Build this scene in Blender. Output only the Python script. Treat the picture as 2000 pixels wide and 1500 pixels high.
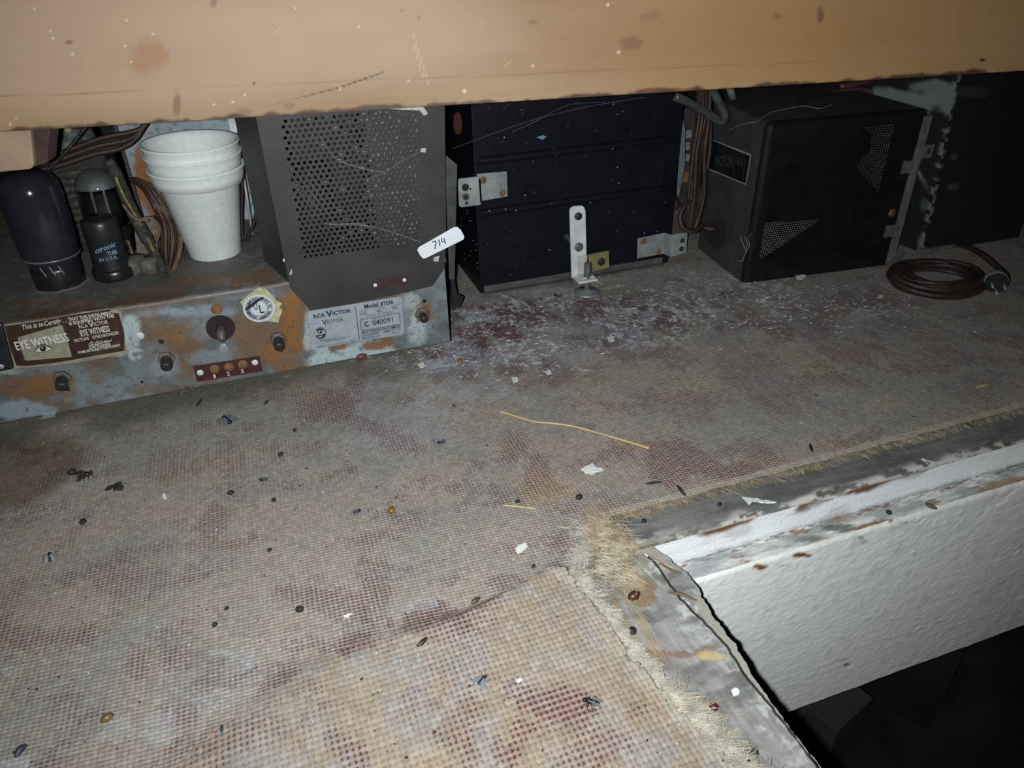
import bpy, math, random
import numpy as np
from mathutils import Vector, Matrix

for o in list(bpy.data.objects): bpy.data.objects.remove(o)
scn = bpy.context.scene
col = scn.collection
random.seed(7)
RNG = np.random.default_rng(11)

# ---------------------------------------------------------------- camera
F = 1430.0                                   # focal length in pixels of the 2000x1500 frame
CAMH = 0.30                                  # lens height above the carpet
_v = np.array([60, 2300, F]); _r = np.array([5000, -1010.0, F])   # vanishing points: straight down, along the shelf
_up = -_v/np.linalg.norm(_v)
_x = _r-_r.dot(_up)*_up; _x /= np.linalg.norm(_x)
_y = np.cross(_up, _x)
if _y[2] < 0: _y = -_y
CM = np.stack([_x, _y, _up])                 # camera axes (right, down, forward) -> world
CC = np.array([0, 0, CAMH])
cam = bpy.data.objects.new('camera', bpy.data.cameras.new('camera')); col.objects.link(cam)
cam.data.sensor_width = 36; cam.data.lens = F/2000*36; cam.data.clip_start = 0.005
_m = Matrix.Identity(4)
for i in range(3):
    _m[i][0] = CM[i][0]; _m[i][1] = -CM[i][1]; _m[i][2] = -CM[i][2]; _m[i][3] = CC[i]
cam.matrix_world = _m
scn.camera = cam

# ---------------------------------------------------------------- light: the phone's flash beside the lens, faint room ambient
w = bpy.data.worlds.new('world'); scn.world = w; w.use_nodes = True
w.node_tree.nodes['Background'].inputs[0].default_value = (0.55, 0.75, 1.0, 1)
w.node_tree.nodes['Background'].inputs[1].default_value = 0.0025
ld = bpy.data.lights.new('phone_flash', 'SPOT'); lamp = bpy.data.objects.new('phone_flash', ld); col.objects.link(lamp)
ld.energy = 14.4; ld.shadow_soft_size = 0.003; ld.spot_size = math.radians(122); ld.spot_blend = 1.0; ld.color = (0.94, 0.99, 1.0)
lamp.location = (-0.014, 0.0, 0.301)
_aim = CM @ np.array([(980-1000)/F, (600-750)/F, 1.0])
lamp.rotation_euler = Vector(_aim).to_track_quat('-Z', 'Y').to_euler()
vs = scn.view_settings
vs.view_transform = 'Standard'; vs.look = 'None'; vs.gamma = 1; vs.use_curve_mapping = False; vs.exposure = 0.0

# ---------------------------------------------------------------- pixel -> place helpers (a pixel gives a direction, a surface the distance)
def ray(px, py): return CM @ np.array([(px-1000)/F, (py-750)/F, 1.0])
def onZ(px, py, z=0.0):
    d = ray(px, py); return CC+d*(z-CAMH)/d[2]
def onY(px, py, y):
    d = ray(px, py); return CC+d*y/d[1]
def onP(px, py, p, n):
    d = ray(px, py); n = np.asarray(n, float); return CC+d*n.dot(np.asarray(p)-CC)/n.dot(d)
def onCyl(px, py, cx, cy, r):
    d = ray(px, py); a = d[0]**2+d[1]**2; b = -2*(d[0]*cx+d[1]*cy); c = cx*cx+cy*cy-r*r
    q = max(b*b-4*a*c, 0.0); t = (-b-math.sqrt(q))/(2*a); return CC+d*t
def proj(P):
    c = (np.asarray(P)-CC) @ CM
    return c[..., 0]/c[..., 2]*F+1000, c[..., 1]/c[..., 2]*F+750
def lin(r, g, b, k=1.0):
    f = lambda v: (v/12.92 if v <= .04045 else ((v+.055)/1.055)**2.4)
    return tuple(f(c/255)*k for c in (r, g, b))

# ---------------------------------------------------------------- numpy noise
def _h(ix, iy, s):
    n = (ix.astype(np.int64)*374761393+iy.astype(np.int64)*668265263+s*1274126177) & 0x7fffffff
    n = ((n ^ (n >> 13))*1274126177) & 0x7fffffff
    n = (n ^ (n >> 16)) & 0xffff
    return n/65535.0
def vnoise(x, y, s=0):
    ix = np.floor(x); iy = np.floor(y); fx = x-ix; fy = y-iy
    fx = fx*fx*(3-2*fx); fy = fy*fy*(3-2*fy)
    a = _h(ix, iy, s); b = _h(ix+1, iy, s); c = _h(ix, iy+1, s); d = _h(ix+1, iy+1, s)
    return (a*(1-fx)+b*fx)*(1-fy)+(c*(1-fx)+d*fx)*fy
def fbm(x, y, s=0, o=4):
    t = 0; a = .5; n = 0
    for i in range(o):
        t = t+a*vnoise(x*2**i, y*2**i, s+i*17); n += a; a *= .5
    return t/n
def sstep(a, b, x):
    t = np.clip((x-a)/(b-a), 0, 1); return t*t*(3-2*t)
def mix(a, b, t):
    t = np.asarray(t)[..., None]; return np.asarray(a)*(1-t)+np.asarray(b)*t
def blob(U, V, lst, wob=None):
    m = np.zeros_like(U)
    for (x, y, rx, ry, s) in lst:
        d = np.sqrt(((U-x)/rx)**2+((V-y)/ry)**2)
        if wob is not None: d = d+wob
        m = np.maximum(m, s*(1-sstep(.55, 1.15, d)))
    return m
def seg(U, V, pts):
    d = np.full_like(U, 1e9)
    for (a, b), (c, e) in zip(pts[:-1], pts[1:]):
        dx, dy = c-a, e-b; t = np.clip(((U-a)*dx+(V-b)*dy)/(dx*dx+dy*dy), 0, 1)
        d = np.minimum(d, np.hypot(U-a-t*dx, V-b-t*dy))
    return d

# ---------------------------------------------------------------- materials
MATS = {}
def mat(name, c, rough=.6, metal=0.0, var=.25, vscale=60, bump=.0, bscale=300, spec=.5, c2=None, trans=0.0, emis=None, alpha=1.0, ior=1.45, stretch=None):
    if name in MATS: return MATS[name]
    m = bpy.data.materials.new(name); m.use_nodes = True; nt = m.node_tree; b = nt.nodes['Principled BSDF']
    b.inputs['Roughness'].default_value = rough; b.inputs['Metallic'].default_value = metal
    b.inputs['Specular IOR Level'].default_value = spec
    tc = nt.nodes.new('ShaderNodeTexCoord'); src = tc.outputs['Object']
    if stretch:
        mp = nt.nodes.new('ShaderNodeMapping'); mp.inputs['Scale'].default_value = stretch
        nt.links.new(src, mp.inputs[0]); src = mp.outputs[0]
    n = nt.nodes.new('ShaderNodeTexNoise'); n.inputs['Scale'].default_value = vscale; n.inputs['Detail'].default_value = 6
    nt.links.new(src, n.inputs['Vector'])
    r = nt.nodes.new('ShaderNodeValToRGB'); nt.links.new(n.outputs[0], r.inputs[0])
    r.color_ramp.elements[0].position = .32; r.color_ramp.elements[1].position = .68
    lo = c2 if c2 else tuple(v*(1-var) for v in c)
    hi = c if c2 else tuple(min(1, v*(1+var)) for v in c)
    r.color_ramp.elements[0].color = (*lo, 1); r.color_ramp.elements[1].color = (*hi, 1)
    nt.links.new(r.outputs[0], b.inputs['Base Color'])
    if bump:
        n2 = nt.nodes.new('ShaderNodeTexNoise'); n2.inputs['Scale'].default_value = bscale; n2.inputs['Detail'].default_value = 3
        nt.links.new(src, n2.inputs['Vector'])
        bp = nt.nodes.new('ShaderNodeBump'); bp.inputs['Strength'].default_value = bump; bp.inputs['Distance'].default_value = .001
        nt.links.new(n2.outputs[0], bp.inputs['Height']); nt.links.new(bp.outputs[0], b.inputs['Normal'])
    if trans: b.inputs['Transmission Weight'].default_value = trans; b.inputs['IOR'].default_value = ior
    MATS[name] = m; return m
def vmat(name, rough=.7, metal=0.0, bump=.3, bscale=900, spec=.5, stretch=(1, 1, 1)):
    if name in MATS: return MATS[name]
    m = bpy.data.materials.new(name); m.use_nodes = True; nt = m.node_tree; b = nt.nodes['Principled BSDF']
    b.inputs['Roughness'].default_value = rough; b.inputs['Metallic'].default_value = metal; b.inputs['Specular IOR Level'].default_value = spec
    a = nt.nodes.new('ShaderNodeVertexColor'); a.layer_name = 'Col'
    nt.links.new(a.outputs[0], b.inputs['Base Color'])
    tc = nt.nodes.new('ShaderNodeTexCoord'); mp = nt.nodes.new('ShaderNodeMapping'); mp.inputs['Scale'].default_value = stretch
    nt.links.new(tc.outputs['Object'], mp.inputs[0])
    n = nt.nodes.new('ShaderNodeTexNoise'); n.inputs['Scale'].default_value = bscale; n.inputs['Detail'].default_value = 4
    nt.links.new(mp.outputs[0], n.inputs['Vector'])
    bp = nt.nodes.new('ShaderNodeBump'); bp.inputs['Strength'].default_value = bump; bp.inputs['Distance'].default_value = .0008
    nt.links.new(n.outputs[0], bp.inputs['Height']); nt.links.new(bp.outputs[0], b.inputs['Normal'])
    MATS[name] = m; return m

# ---------------------------------------------------------------- mesh helpers
ROOT = {}
def tag(o, label=None, cat=None, group=None, kind=None):
    if label: o['label'] = label
    if cat: o['category'] = cat
    if group: o['group'] = group
    if kind: o['kind'] = kind
    return o
def thing(name, label, cat, loc, group=None):
    o = bpy.data.objects.new(name, None); col.objects.link(o); o.location = loc; o.empty_display_size = .01
    ROOT[o] = np.array(loc, float); return tag(o, label, cat, group)
def link(name, me, m, parent=None, smooth=False, loc=None):
    o = bpy.data.objects.new(name, me); col.objects.link(o)
    if m is not None: me.materials.append(m)
    if smooth: me.polygons.foreach_set('use_smooth', [True]*len(me.polygons))
    if parent is not None:
        o.parent = parent; ROOT[o] = ROOT[parent]
    else:
        ROOT[o] = np.array(loc if loc is not None else (0, 0, 0), float); o.location = ROOT[o]
    return o
def rotz(a): c, s = math.cos(a), math.sin(a); return np.array([[c, -s, 0], [s, c, 0], [0, 0, 1]])
class MB:
    def __init__(s): s.v = []; s.f = []
    def add(s, vs_, fs):
        b = len(s.v); s.v += [tuple(map(float, p)) for p in vs_]; s.f += [tuple(b+i for i in f) for f in fs]; return s
    def box(s, a, b, R=None, o=(0, 0, 0)):
        x0, y0, z0 = a; x1, y1, z1 = b
        P = np.array([(x0, y0, z0), (x1, y0, z0), (x1, y1, z0), (x0, y1, z0), (x0, y0, z1), (x1, y0, z1), (x1, y1, z1), (x0, y1, z1)], float)
        if R is not None: P = P @ np.asarray(R).T
        return s.add(P+np.asarray(o), [(0, 3, 2, 1), (4, 5, 6, 7), (0, 1, 5, 4), (1, 2, 6, 5), (2, 3, 7, 6), (3, 0, 4, 7)])
    def prism(s, pts, d):
        """pts: 3D loop, d: offset vector"""
        n = len(pts); P = [np.asarray(p, float) for p in pts]; d = np.asarray(d, float)
        return s.add(P+[p+d for p in P], [tuple(range(n)), tuple(range(2*n-1, n-1, -1))]+[((i+1) % n, i, n+i, n+(i+1) % n) for i in range(n)])
    def tube(s, path, r, n=8, cap=True):
        P = [np.asarray(p, float) for p in path]; m = len(P); rr = r if hasattr(r, '__len__') else [r]*m
        vs_ = []; up = None
        for i in range(m):
            t = P[min(i+1, m-1)]-P[max(i-1, 0)]; t = t/(np.linalg.norm(t)+1e-12)
            if up is None:
                up = np.cross(t, [0, 0, 1.0])
                if np.linalg.norm(up) < 1e-3: up = np.cross(t, [1.0, 0, 0])
            up = up-up.dot(t)*t; up /= (np.linalg.norm(up)+1e-12); q = np.cross(t, up)
            for k in range(n):
                a = 2*math.pi*k/n; vs_.append(P[i]+rr[i]*(math.cos(a)*up+math.sin(a)*q))
        fs = [(i*n+k, i*n+(k+1) % n, (i+1)*n+(k+1) % n, (i+1)*n+k) for i in range(m-1) for k in range(n)]
        if cap: fs += [tuple(range(n-1, -1, -1)), tuple(range((m-1)*n, m*n))]
        return s.add(vs_, fs)
    def lathe(s, prof, c, n=32, R=None, capb=True, capt=True):
        """prof: (radius, height) pairs turned about +Z through c (R turns the axis)"""
        vs_ = []
        for (r, h) in prof:
            for k in range(n):
                a = 2*math.pi*k/n; vs_.append((r*math.cos(a), r*math.sin(a), h))
        P = np.array(vs_)
        if R is not None: P = P @ np.asarray(R).T
        m = len(prof)
        fs = [(i*n+k, i*n+(k+1) % n, (i+1)*n+(k+1) % n, (i+1)*n+k) for i in range(m-1) for k in range(n)]
        if capb: fs.append(tuple(range(n-1, -1, -1)))
        if capt: fs.append(tuple(range((m-1)*n, m*n)))
        return s.add(P+np.asarray(c), fs)
    def ball(s, c, r, n=10, m=6, R=None):
        r = np.array(r if hasattr(r, '__len__') else (r, r, r), float)
        vs_ = [(0, 0, -1)]
        for i in range(1, m):
            t = -math.pi/2+math.pi*i/m
            for k in range(n): vs_.append((math.cos(t)*math.cos(2*math.pi*k/n), math.cos(t)*math.sin(2*math.pi*k/n), math.sin(t)))
        vs_.append((0, 0, 1)); P = np.array(vs_)*r
        if R is not None: P = P @ np.asarray(R).T
        L = len(vs_)-1
        fs = [(0, 1+(k+1) % n, 1+k) for k in range(n)]
        for i in range(m-2): fs += [(1+i*n+k, 1+i*n+(k+1) % n, 1+(i+1)*n+(k+1) % n, 1+(i+1)*n+k) for k in range(n)]
        fs += [(L, 1+(m-2)*n+k, 1+(m-2)*n+(k+1) % n) for k in range(n)]
        return s.add(P+np.asarray(c), fs)
    def build(s, name, m, parent=None, smooth=False, loc=None, bevel=0, seg_=2):
        base = ROOT[parent] if parent is not None else (np.array(loc, float) if loc is not None else np.zeros(3))
        me = bpy.data.meshes.new(name); me.from_pydata([tuple(np.array(p)-base) for p in s.v], [], s.f); me.update()
        o = link(name, me, m, parent, smooth, loc)
        if bevel:
            md = o.modifiers.new('bevel', 'BEVEL'); md.width = bevel; md.segments = seg_; md.limit_method = 'ANGLE'
        return o
def gridmesh(name, P, C, m, parent=None, loc=None, keep=None, smooth=True):
    """P: list of (nu,nv,3) patches, C: list of colours, keep: list of (nu-1,nv-1) masks"""
    V = []; CL = []; FS = []; b = 0
    for i, (p, c) in enumerate(zip(P, C)):
        nu, nv = p.shape[:2]; idx = np.arange(nu*nv).reshape(nu, nv)+b
        q = np.stack([idx[:-1, :-1], idx[1:, :-1], idx[1:, 1:], idx[:-1, 1:]], -1)
        q = q[keep[i]] if keep is not None and keep[i] is not None else q.reshape(-1, 4)
        V.append(p.reshape(-1, 3)); CL.append(np.broadcast_to(c, p.shape).reshape(-1, 3)); FS.append(q.reshape(-1, 4)); b += nu*nv
    V = np.concatenate(V); CL = np.concatenate(CL); FS = np.concatenate(FS)
    used = np.zeros(len(V), bool); used[FS.ravel()] = True; re = np.cumsum(used)-1
    V = V[used]; CL = CL[used]; FS = re[FS]
    base = ROOT[parent] if parent is not None else (np.array(loc, float) if loc is not None else np.zeros(3))
    V = V-base
    me = bpy.data.meshes.new(name); me.vertices.add(len(V)); me.loops.add(FS.size); me.polygons.add(len(FS))
    me.vertices.foreach_set('co', V.astype(np.float32).ravel())
    me.loops.foreach_set('vertex_index', FS.astype(np.int32).ravel())
    me.polygons.foreach_set('loop_start', np.arange(0, FS.size, 4, dtype=np.int32))
    me.polygons.foreach_set('use_smooth', np.full(len(FS), smooth))
    me.update(calc_edges=True)
    at = me.color_attributes.new('Col', 'FLOAT_COLOR', 'POINT')
    at.data.foreach_set('color', np.concatenate([np.clip(CL, 0, 1), np.ones((len(CL), 1))], 1).astype(np.float32).ravel())
    return link(name, me, m, parent, False, loc)
def plane_grid(o, u, v, nu, nv):
    """grid o + a*u + b*v, a,b in 0..1"""
    a = np.linspace(0, 1, nu)[:, None, None]; b = np.linspace(0, 1, nv)[None, :, None]
    return np.asarray(o)+a*np.asarray(u)+b*np.asarray(v)

# lettering: flat letters laid on a surface; `surf` turns a pixel into a point of that surface
_caph = [None]
def tmesh(s, bold):
    cu = bpy.data.curves.new('t', 'FONT'); cu.body = s; cu.resolution_u = 2; cu.offset = bold
    ob = bpy.data.objects.new('t', cu); col.objects.link(ob)
    dg = bpy.context.evaluated_depsgraph_get(); me = ob.evaluated_get(dg).to_mesh()
    V = np.array([v.co[:] for v in me.vertices]) if len(me.vertices) else np.zeros((0, 3)); Fc = [tuple(p.vertices) for p in me.polygons]
    ob.evaluated_get(dg).to_mesh_clear(); bpy.data.objects.remove(ob); bpy.data.curves.remove(cu)
    return V, Fc
def lift(p, e):
    d = CC-p; return p+d/np.linalg.norm(d)*e
class Print:
    """collects lettering and marks printed on one surface into one mesh"""
    def __init__(s, surf, e=.0003, conv=None): s.mb = MB(); s.surf = surf; s.e = e; s.conv = conv or (lambda x, y: (x, y))
    def P(s, x, y):
        return lift(s.surf(*s.conv(x, y)), s.e)
    def text(s, t, a, b, cap, bold=0.0, shear=0.0, cond=None):
        if _caph[0] is None:
            V, _ = tmesh('H', 0); _caph[0] = V[:, 1].max()
        V, Fc = tmesh(t, bold)
        if not len(V): return
        x0, x1 = V[:, 0].min(), V[:, 0].max()
        k = (b[0]-a[0])/(x1-x0)
        (ax, ay), (bx, by) = s.conv(*a), s.conv(*b); cp = s.conv(a[0], a[1])[1]-s.conv(a[0], a[1]-cap)[1]
        lean = (ax-1060)/(ay-3050)*-1.0
        out = []
        for v in V:
            u = (v[0]-x0)/(x1-x0); h = v[1]/_caph[0]*cp
            px = ax+u*(bx-ax)+h*(shear+lean); py = ay+u*(by-ay)-h
            out.append(lift(s.surf(px, py), s.e))
        s.mb.add(out, Fc)
    def poly(s, pts): s.mb.add([s.P(*p) for p in pts], [tuple(range(len(pts)))])
    def line(s, pts, wd):
        for (a, b), (c, d) in zip(pts[:-1], pts[1:]):
            L = math.hypot(c-a, d-b)+1e-9; nx, ny = -(d-b)/L*wd/2, (c-a)/L*wd/2
            s.poly([(a+nx, b+ny), (c+nx, d+ny), (c-nx, d-ny), (a-nx, b-ny)])
    def ring(s, c, r0, r1, n=40, sx=1.0, sy=1.0):
        ps = [[s.P(c[0]+r*sx*math.cos(2*math.pi*k/n), c[1]+r*sy*math.sin(2*math.pi*k/n)) for k in range(n)] for r in (r0, r1)]
        s.mb.add(ps[0]+ps[1], [(k, (k+1) % n, n+(k+1) % n, n+k) for k in range(n)])
    def disc(s, c, r, n=36, sx=1.0, sy=1.0): s.poly([(c[0]+r*sx*math.cos(2*math.pi*k/n), c[1]+r*sy*math.sin(2*math.pi*k/n)) for k in range(n)])
    def build(s, name, m, parent): return s.mb.build(name, m, parent)
def spline(pts, k=6):
    P = [np.asarray(p, float) for p in pts]; P = [2*P[0]-P[1]]+P+[2*P[-1]-P[-2]]; out = []
    for i in range(1, len(P)-2):
        for j in range(k):
            t = j/k; a, b, c, d = P[i-1:i+3]
            out.append(.5*((2*b)+(-a+c)*t+(2*a-5*b+4*c-d)*t*t+(-a+3*b-3*c+d)*t**3))
    out.append(P[-2]); return out
RX90 = np.array([[1, 0, 0], [0, 0, -1], [0, 1, 0]], float)      # +Z axis -> -Y (out of a wall that faces the camera)

zinc = mat('zinc_plate', (.36, .39, .40), .5, .55, .25, 90, .25, 500)
rustm = mat('rust', lin(116, 82, 56), .85, 0, .3, 250, .5, 900)
blackm = mat('black_enamel', (.012, .014, .018), .42, 0, .3, 120, .2, 500)
ironm = mat('dark_iron', (.035, .035, .035), .5, .5, .3, 200, .4, 700)
brownw = mat('brown_rubber_cord', (.030, .016, .012), .55, 0, .35, 120, .3, 500)
whitem = mat('white_enamel', (.55, .58, .58), .5, 0, .12, 90, .15, 300)
inkm = mat('black_ink', (.01, .011, .015), .6, 0, 0)
ypaper = mat('glue', (.40, .39, .25), .9, 0, .25, 300, .6, 900)

# ================================================================ THE SETTING
darkwall = mat('dark_wall', (.03, .032, .034), .9, 0, .5, 14, .4, 120)
tag(MB().box((-1.6, 1.25, -.9), (2.4, 1.30, 1.5)).build('wall_back', darkwall), 'dark back wall behind the shelf', None, None, 'structure')
tag(MB().box((1.9, -1.2, -.9), (1.95, 1.25, 1.5)).build('wall_right', darkwall), 'dark side wall beyond the shelf', None, None, 'structure')
tag(MB().box((-1.6, -1.2, -.80), (2.4, 1.3, -.75)).build('floor', mat('dark_floor', (.035, .032, .03), .9, 0, .5, 9)), 'dark floor far below the shelf edge', None, None, 'structure')

# ---- shelf platform: deck boards, split edge strip, white nosing, step and fascia
YE = onZ(1280, 1060)[1]; XE = onZ(1600, 1500)[0]
shelf = thing('shelf_platform', 'worn grey and white painted wooden shelf under the carpet', 'shelf', (0.17, YE, -.02))
def deckcol(X, Y):
    px, py = proj(np.stack([X, Y, np.full_like(X, -.003)], -1))
    n1 = fbm(X*60, Y*160, 3); n2 = fbm(X*25, Y*25, 9); n3 = fbm(X*220, Y*220, 5, 3)
    st = fbm(X*30, Y*500, 21, 3)                           # grain along the shelf
    st2 = fbm(X*500, Y*30, 22, 3)
    near = sstep(.005, -.005, Y-YE)
    g = st*(1-near)+st2*near
    c = mix(mix(lin(84, 88, 87), lin(116, 118, 115), n2), mix(lin(112, 113, 110), lin(150, 151, 150), n2), near)
    c = c*(.6+.75*g)[..., None]
    c = mix(c, lin(76, 74, 68), (sstep(.5, .75, n1)*.6))
    c = mix(c, lin(90, 78, 62), sstep(1250, 1200, px)*.5)
    wobble = (n3-.5)*2.6+(n1-.5)*2.2
    white = blob(px, py, [(1290, 1110, 40, 40, 1), (1350, 1190, 35, 50, .9), (1400, 1240, 30, 40, .8), (1500, 1370, 45, 70, .85), (1560, 1450, 40, 60, .7), (1440, 1300, 40, 25, .7),
                          (1370, 1390, 60, 40, .35), (1250, 1110, 20, 30, .5)], wobble)
    c = mix(c, lin(196, 197, 190), white*sstep(.46, .54, n3+.5*(n1-.5)+.04)*.62)
    edge = sstep(.010+.008*(n1-.5)*2, .001, Y-YE)*(1-near)    # flaking white paint along the front edge of the far ledge
    c = mix(c, lin(216, 216, 210), edge*sstep(.46, .52, fbm(X*110, Y*200, 31)+.06))
    c = mix(c, lin(92, 66, 46), edge*sstep(.60, .64, fbm(X*70, Y*160, 37))*.8)
    rust = blob(px, py, [(1310, 1278, 60, 9, 1), (1375, 1270, 30, 9, .8), (1285, 1290, 40, 12, .7), (1490, 1345, 12, 8, .9)], wobble*.6)
    c = mix(c, lin(116, 92, 76), rust*.8)
    yel = blob(px, py, [(1392, 1282, 34, 9, 1)], wobble*.5); c = mix(c, lin(186, 164, 116), yel*.8)
    c = mix(c, lin(124, 104, 80), blob(px, py, [(1255, 1150, 22, 34, .9), (1215, 1090, 18, 40, .6)], wobble*.6))
    return np.clip(c*(.85+.3*n3)[..., None], 0, 1)
woodv = vmat('worn_painted_wood', .75, 0, .55, 420)
crack = [(1262, 1078), (1282, 1098), (1330, 1165), (1378, 1213), (1418, 1255), (1458, 1318), (1528, 1400), (1602, 1500), (1690, 1620), (1800, 1770)]
outer = [(1268, 1052), (1312, 1090), (1352, 1122), (1396, 1200), (1432, 1246), (1482, 1328), (1562, 1440), (1622, 1512), (1712, 1630), (1830, 1770)]
CK = np.array([onZ(*p)[:2] for p in crack]); OU = np.array([onZ(*p)[:2] for p in outer])
def xat(T, y): o = np.argsort(T[:, 1]); return np.interp(y, T[o, 1], T[o, 0])
ZD = -.003
pa = []; ca = []
xs = np.linspace(-.02, 1, 420); 
def patch(x0f, x1f, y0, y1, nu, nv, z=ZD):
    a = np.linspace(0, 1, nu)[:, None]; y = np.linspace(y0, y1, nv)[None, :]
    X0 = x0f(y); X1 = x1f(y); X = X0+(X1-X0)*a; Y = np.broadcast_to(y, X.shape)
    return np.stack([X, Y, np.full_like(X, z)], -1)
jag = lambda y: .0007*(fbm(y*300, y*0+3, 8, 3)-.5)*2
yC = CK[:, 1].max()
p1 = patch(lambda y: .08+0*y, lambda y: xat(CK, y)+jag(y), .02, YE, 110, 300)
p2 = patch(lambda y: xat(CK, y)+.0011+jag(y), lambda y: xat(OU, y)+.0004*np.sin(y*500)+jag(y*1.7), .02, YE, 24, 300)
p3 = patch(lambda y: .12+0*y, lambda y: 1.9+0*y, YE, .36, 900, 60)
for p in (p1, p3): pa.append(p); ca.append(deckcol(p[..., 0], p[..., 1]))
deck = gridmesh('deck_top', pa, ca, woodv, shelf)
st = deckcol(p2[..., 0], p2[..., 1]); st = mix(st, lin(150, 147, 138), sstep(.35, .6, fbm(p2[..., 0]*120, p2[..., 1]*60, 77)))
p2[..., 2] += .0006
gridmesh('split_edge_strip', [p2], [st], woodv, shelf)
# solid wood under the painted faces
rawwood = mat('raw_wood', lin(120, 98, 72), .85, 0, .3, 40, .4, 300, stretch=(1, 12, 12))
body = MB()
body.box((-1.2, YE+.0008, -.024), (1.9, 1.2, ZD-.0004))
L = [(-1.2, -.5), (xat(CK, .02)-.003, -.5)]+[(x-.0006, y) for (x, y) in CK[::-1] if .021 < y < yC]+[(float(CK[0][0])-.001, YE+.0006), (-1.2, YE+.0006)]
body.prism([(x, y, ZD-.0004) for x, y in L], (0, 0, -.020))
body.build('deck_core', rawwood, shelf)
sb = MB(); S1 = [(xat(CK, y)+.0013, y) for y in np.linspace(.02, yC, 40)]; S2 = [(xat(OU, y)-.0004, y) for y in np.linspace(yC, .02, 40)]
sb.prism([(x, y, ZD) for x, y in S1+S2], (0, 0, -.020)); sb.build('split_edge_core', mat('crack_shade_wood', lin(62, 56, 48), .9, 0, .25, 60), shelf)  # core coloured dark to stand in for the shade deep in the crack
# nosing front face
def facecol(X, Z, s, base, dirt):
    n = fbm(X*40, Z*260, s); n2 = fbm(X*160, Z*400, s+5, 3)
    c = mix(np.array(base)*.86, base, n)
    return c, n, n2
Zs = np.linspace(-.0225, ZD+.0002, 34)
a = np.linspace(XE-.01, 1.9, 1100)
X, Z = np.meshgrid(a, Zs, indexing='ij')
c, n, n2 = facecol(X, Z, 41, lin(246, 249, 252), 0)
c = mix(c, lin(150, 146, 136), sstep(.66, .80, fbm(X*30, Z*90, 51))*.35)
c = mix(c, lin(112, 76, 50), sstep(-.009, -.0035, Z+(fbm(X*60, Z*60, 63)-.5)*.012)*sstep(.53, .64, fbm(X*18, Z*30, 61)+.10*sstep(.28, .40, X)+.2*(n2-.5)))
c = mix(c, lin(112, 108, 100), sstep(-.0185, -.022, Z)*.7*n2)
Pn = np.stack([X, np.full_like(X, YE)+(n2-.5)*.0002, Z], -1)
gridmesh('nosing', [Pn], [c], woodv, shelf)
# step below the nosing and the wide fascia board
ZS = -.0225; YF = onZ(2000, 935, ZS)[1]; YF = min(max(YF, YE-.022), YE-.008)
X, T = np.meshgrid(a, np.linspace(0, 1, 26), indexing='ij'); Y = YF+(YE-YF)*T
n = fbm(X*50, T*3, 71); n2 = fbm(X*260, T*16, 73, 3); 
c = mix(lin(206, 206, 202), lin(150, 152, 154), sstep(.3, .7, n)); c = mix(c, lin(84, 84, 80), sstep(.45, .72, n2)*sstep(.35, .95, T)*.9)
c = mix(c, lin(146, 118, 76), sstep(.54, .68, fbm(X*26, T*1.6, 79)+.2*(n2-.5))*sstep(.22, .32, X*.5+.2*n)*.7)
c = mix(c, lin(124, 88, 58), sstep(.68, .74, fbm(X*70, T*2.5, 83)+.25*(n2-.5))*.8)
c = mix(c, lin(44, 56, 50), blob(*proj(np.stack([X, Y, np.full_like(X, ZS)], -1)), [(1640, 1030, 40, 8, .8), (1560, 1050, 50, 7, .5)], (n2-.5)*1.2))
gridmesh('step', [np.stack([X, Y, ZS+.0012*(n2-.5)-.0012*(1-T)**3], -1)], [c], woodv, shelf)
ZB = onY(1700, 1330, YF)[2]
xs = np.linspace(XE-.03, 1.3, 900); zs = np.linspace(ZB, ZS-.001, 210)
X, Z = np.meshgrid(xs, zs, indexing='ij')
n = fbm(X*22, Z*300, 91); nb = fbm(X*120, Z*160, 95, 3); nm = fbm(X*8, Z*12, 97)
bmp = sstep(.62, .85, fbm(X*170, Z*210, 99, 2)); dent = sstep(.72, .8, fbm(X*60, Z*110, 103, 2))
ypos = YF-.00022*n-.00035*nb-.00035*fbm(X*420, Z*420, 119, 2)-.0004*bmp*sstep(.5, .7, fbm(X*20, Z*20, 107))+.0004*dent*sstep(.5, .7, fbm(X*14, Z*14, 117))
ypos = ypos+.0025*sstep(.006, 0, (ZS-Z))                   # eased top edge
c = mix(lin(247, 249, 242), lin(234, 238, 235), nm); c = mix(c, lin(196, 186, 166), sstep(-.030, -.024, Z)*.6*nb)
c = mix(c, lin(168, 168, 160), sstep(.6, .8, nb)*.25)
px, py = proj(np.stack([X, np.full_like(X, YF), Z], -1))
ch = blob(px, py, [(1488, 1108, 12, 6, 1), (1560, 1083, 22, 4, 1), (1762, 1020, 16, 4, 1), (1680, 1050, 10, 10, .6)], (nb-.5)*3.0); c = mix(c, lin(128, 92, 60), ch)
ch = blob(px, py, [(1655, 1301, 10, 5, 1), (1530, 1106, 8, 3, .7)], (nb-.5)*2.0); c = mix(c, lin(96, 98, 96), ch); ypos = ypos+.002*ch
Pf = np.stack([X, ypos, Z+.0018*(fbm(X*45, Z*0, 111)-.5)*sstep(ZB+.01, ZB, Z)], -1)
gridmesh('fascia_board', [Pf], [c], vmat('white_brushed_paint', .5, 0, .35, 260, .5, (1, 1, 5)), shelf)
MB().box((XE-.03, YF+.0025, ZB+.001), (1.3, YF+.017, ZS-.003)).build('fascia_core', rawwood, shelf)

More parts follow.
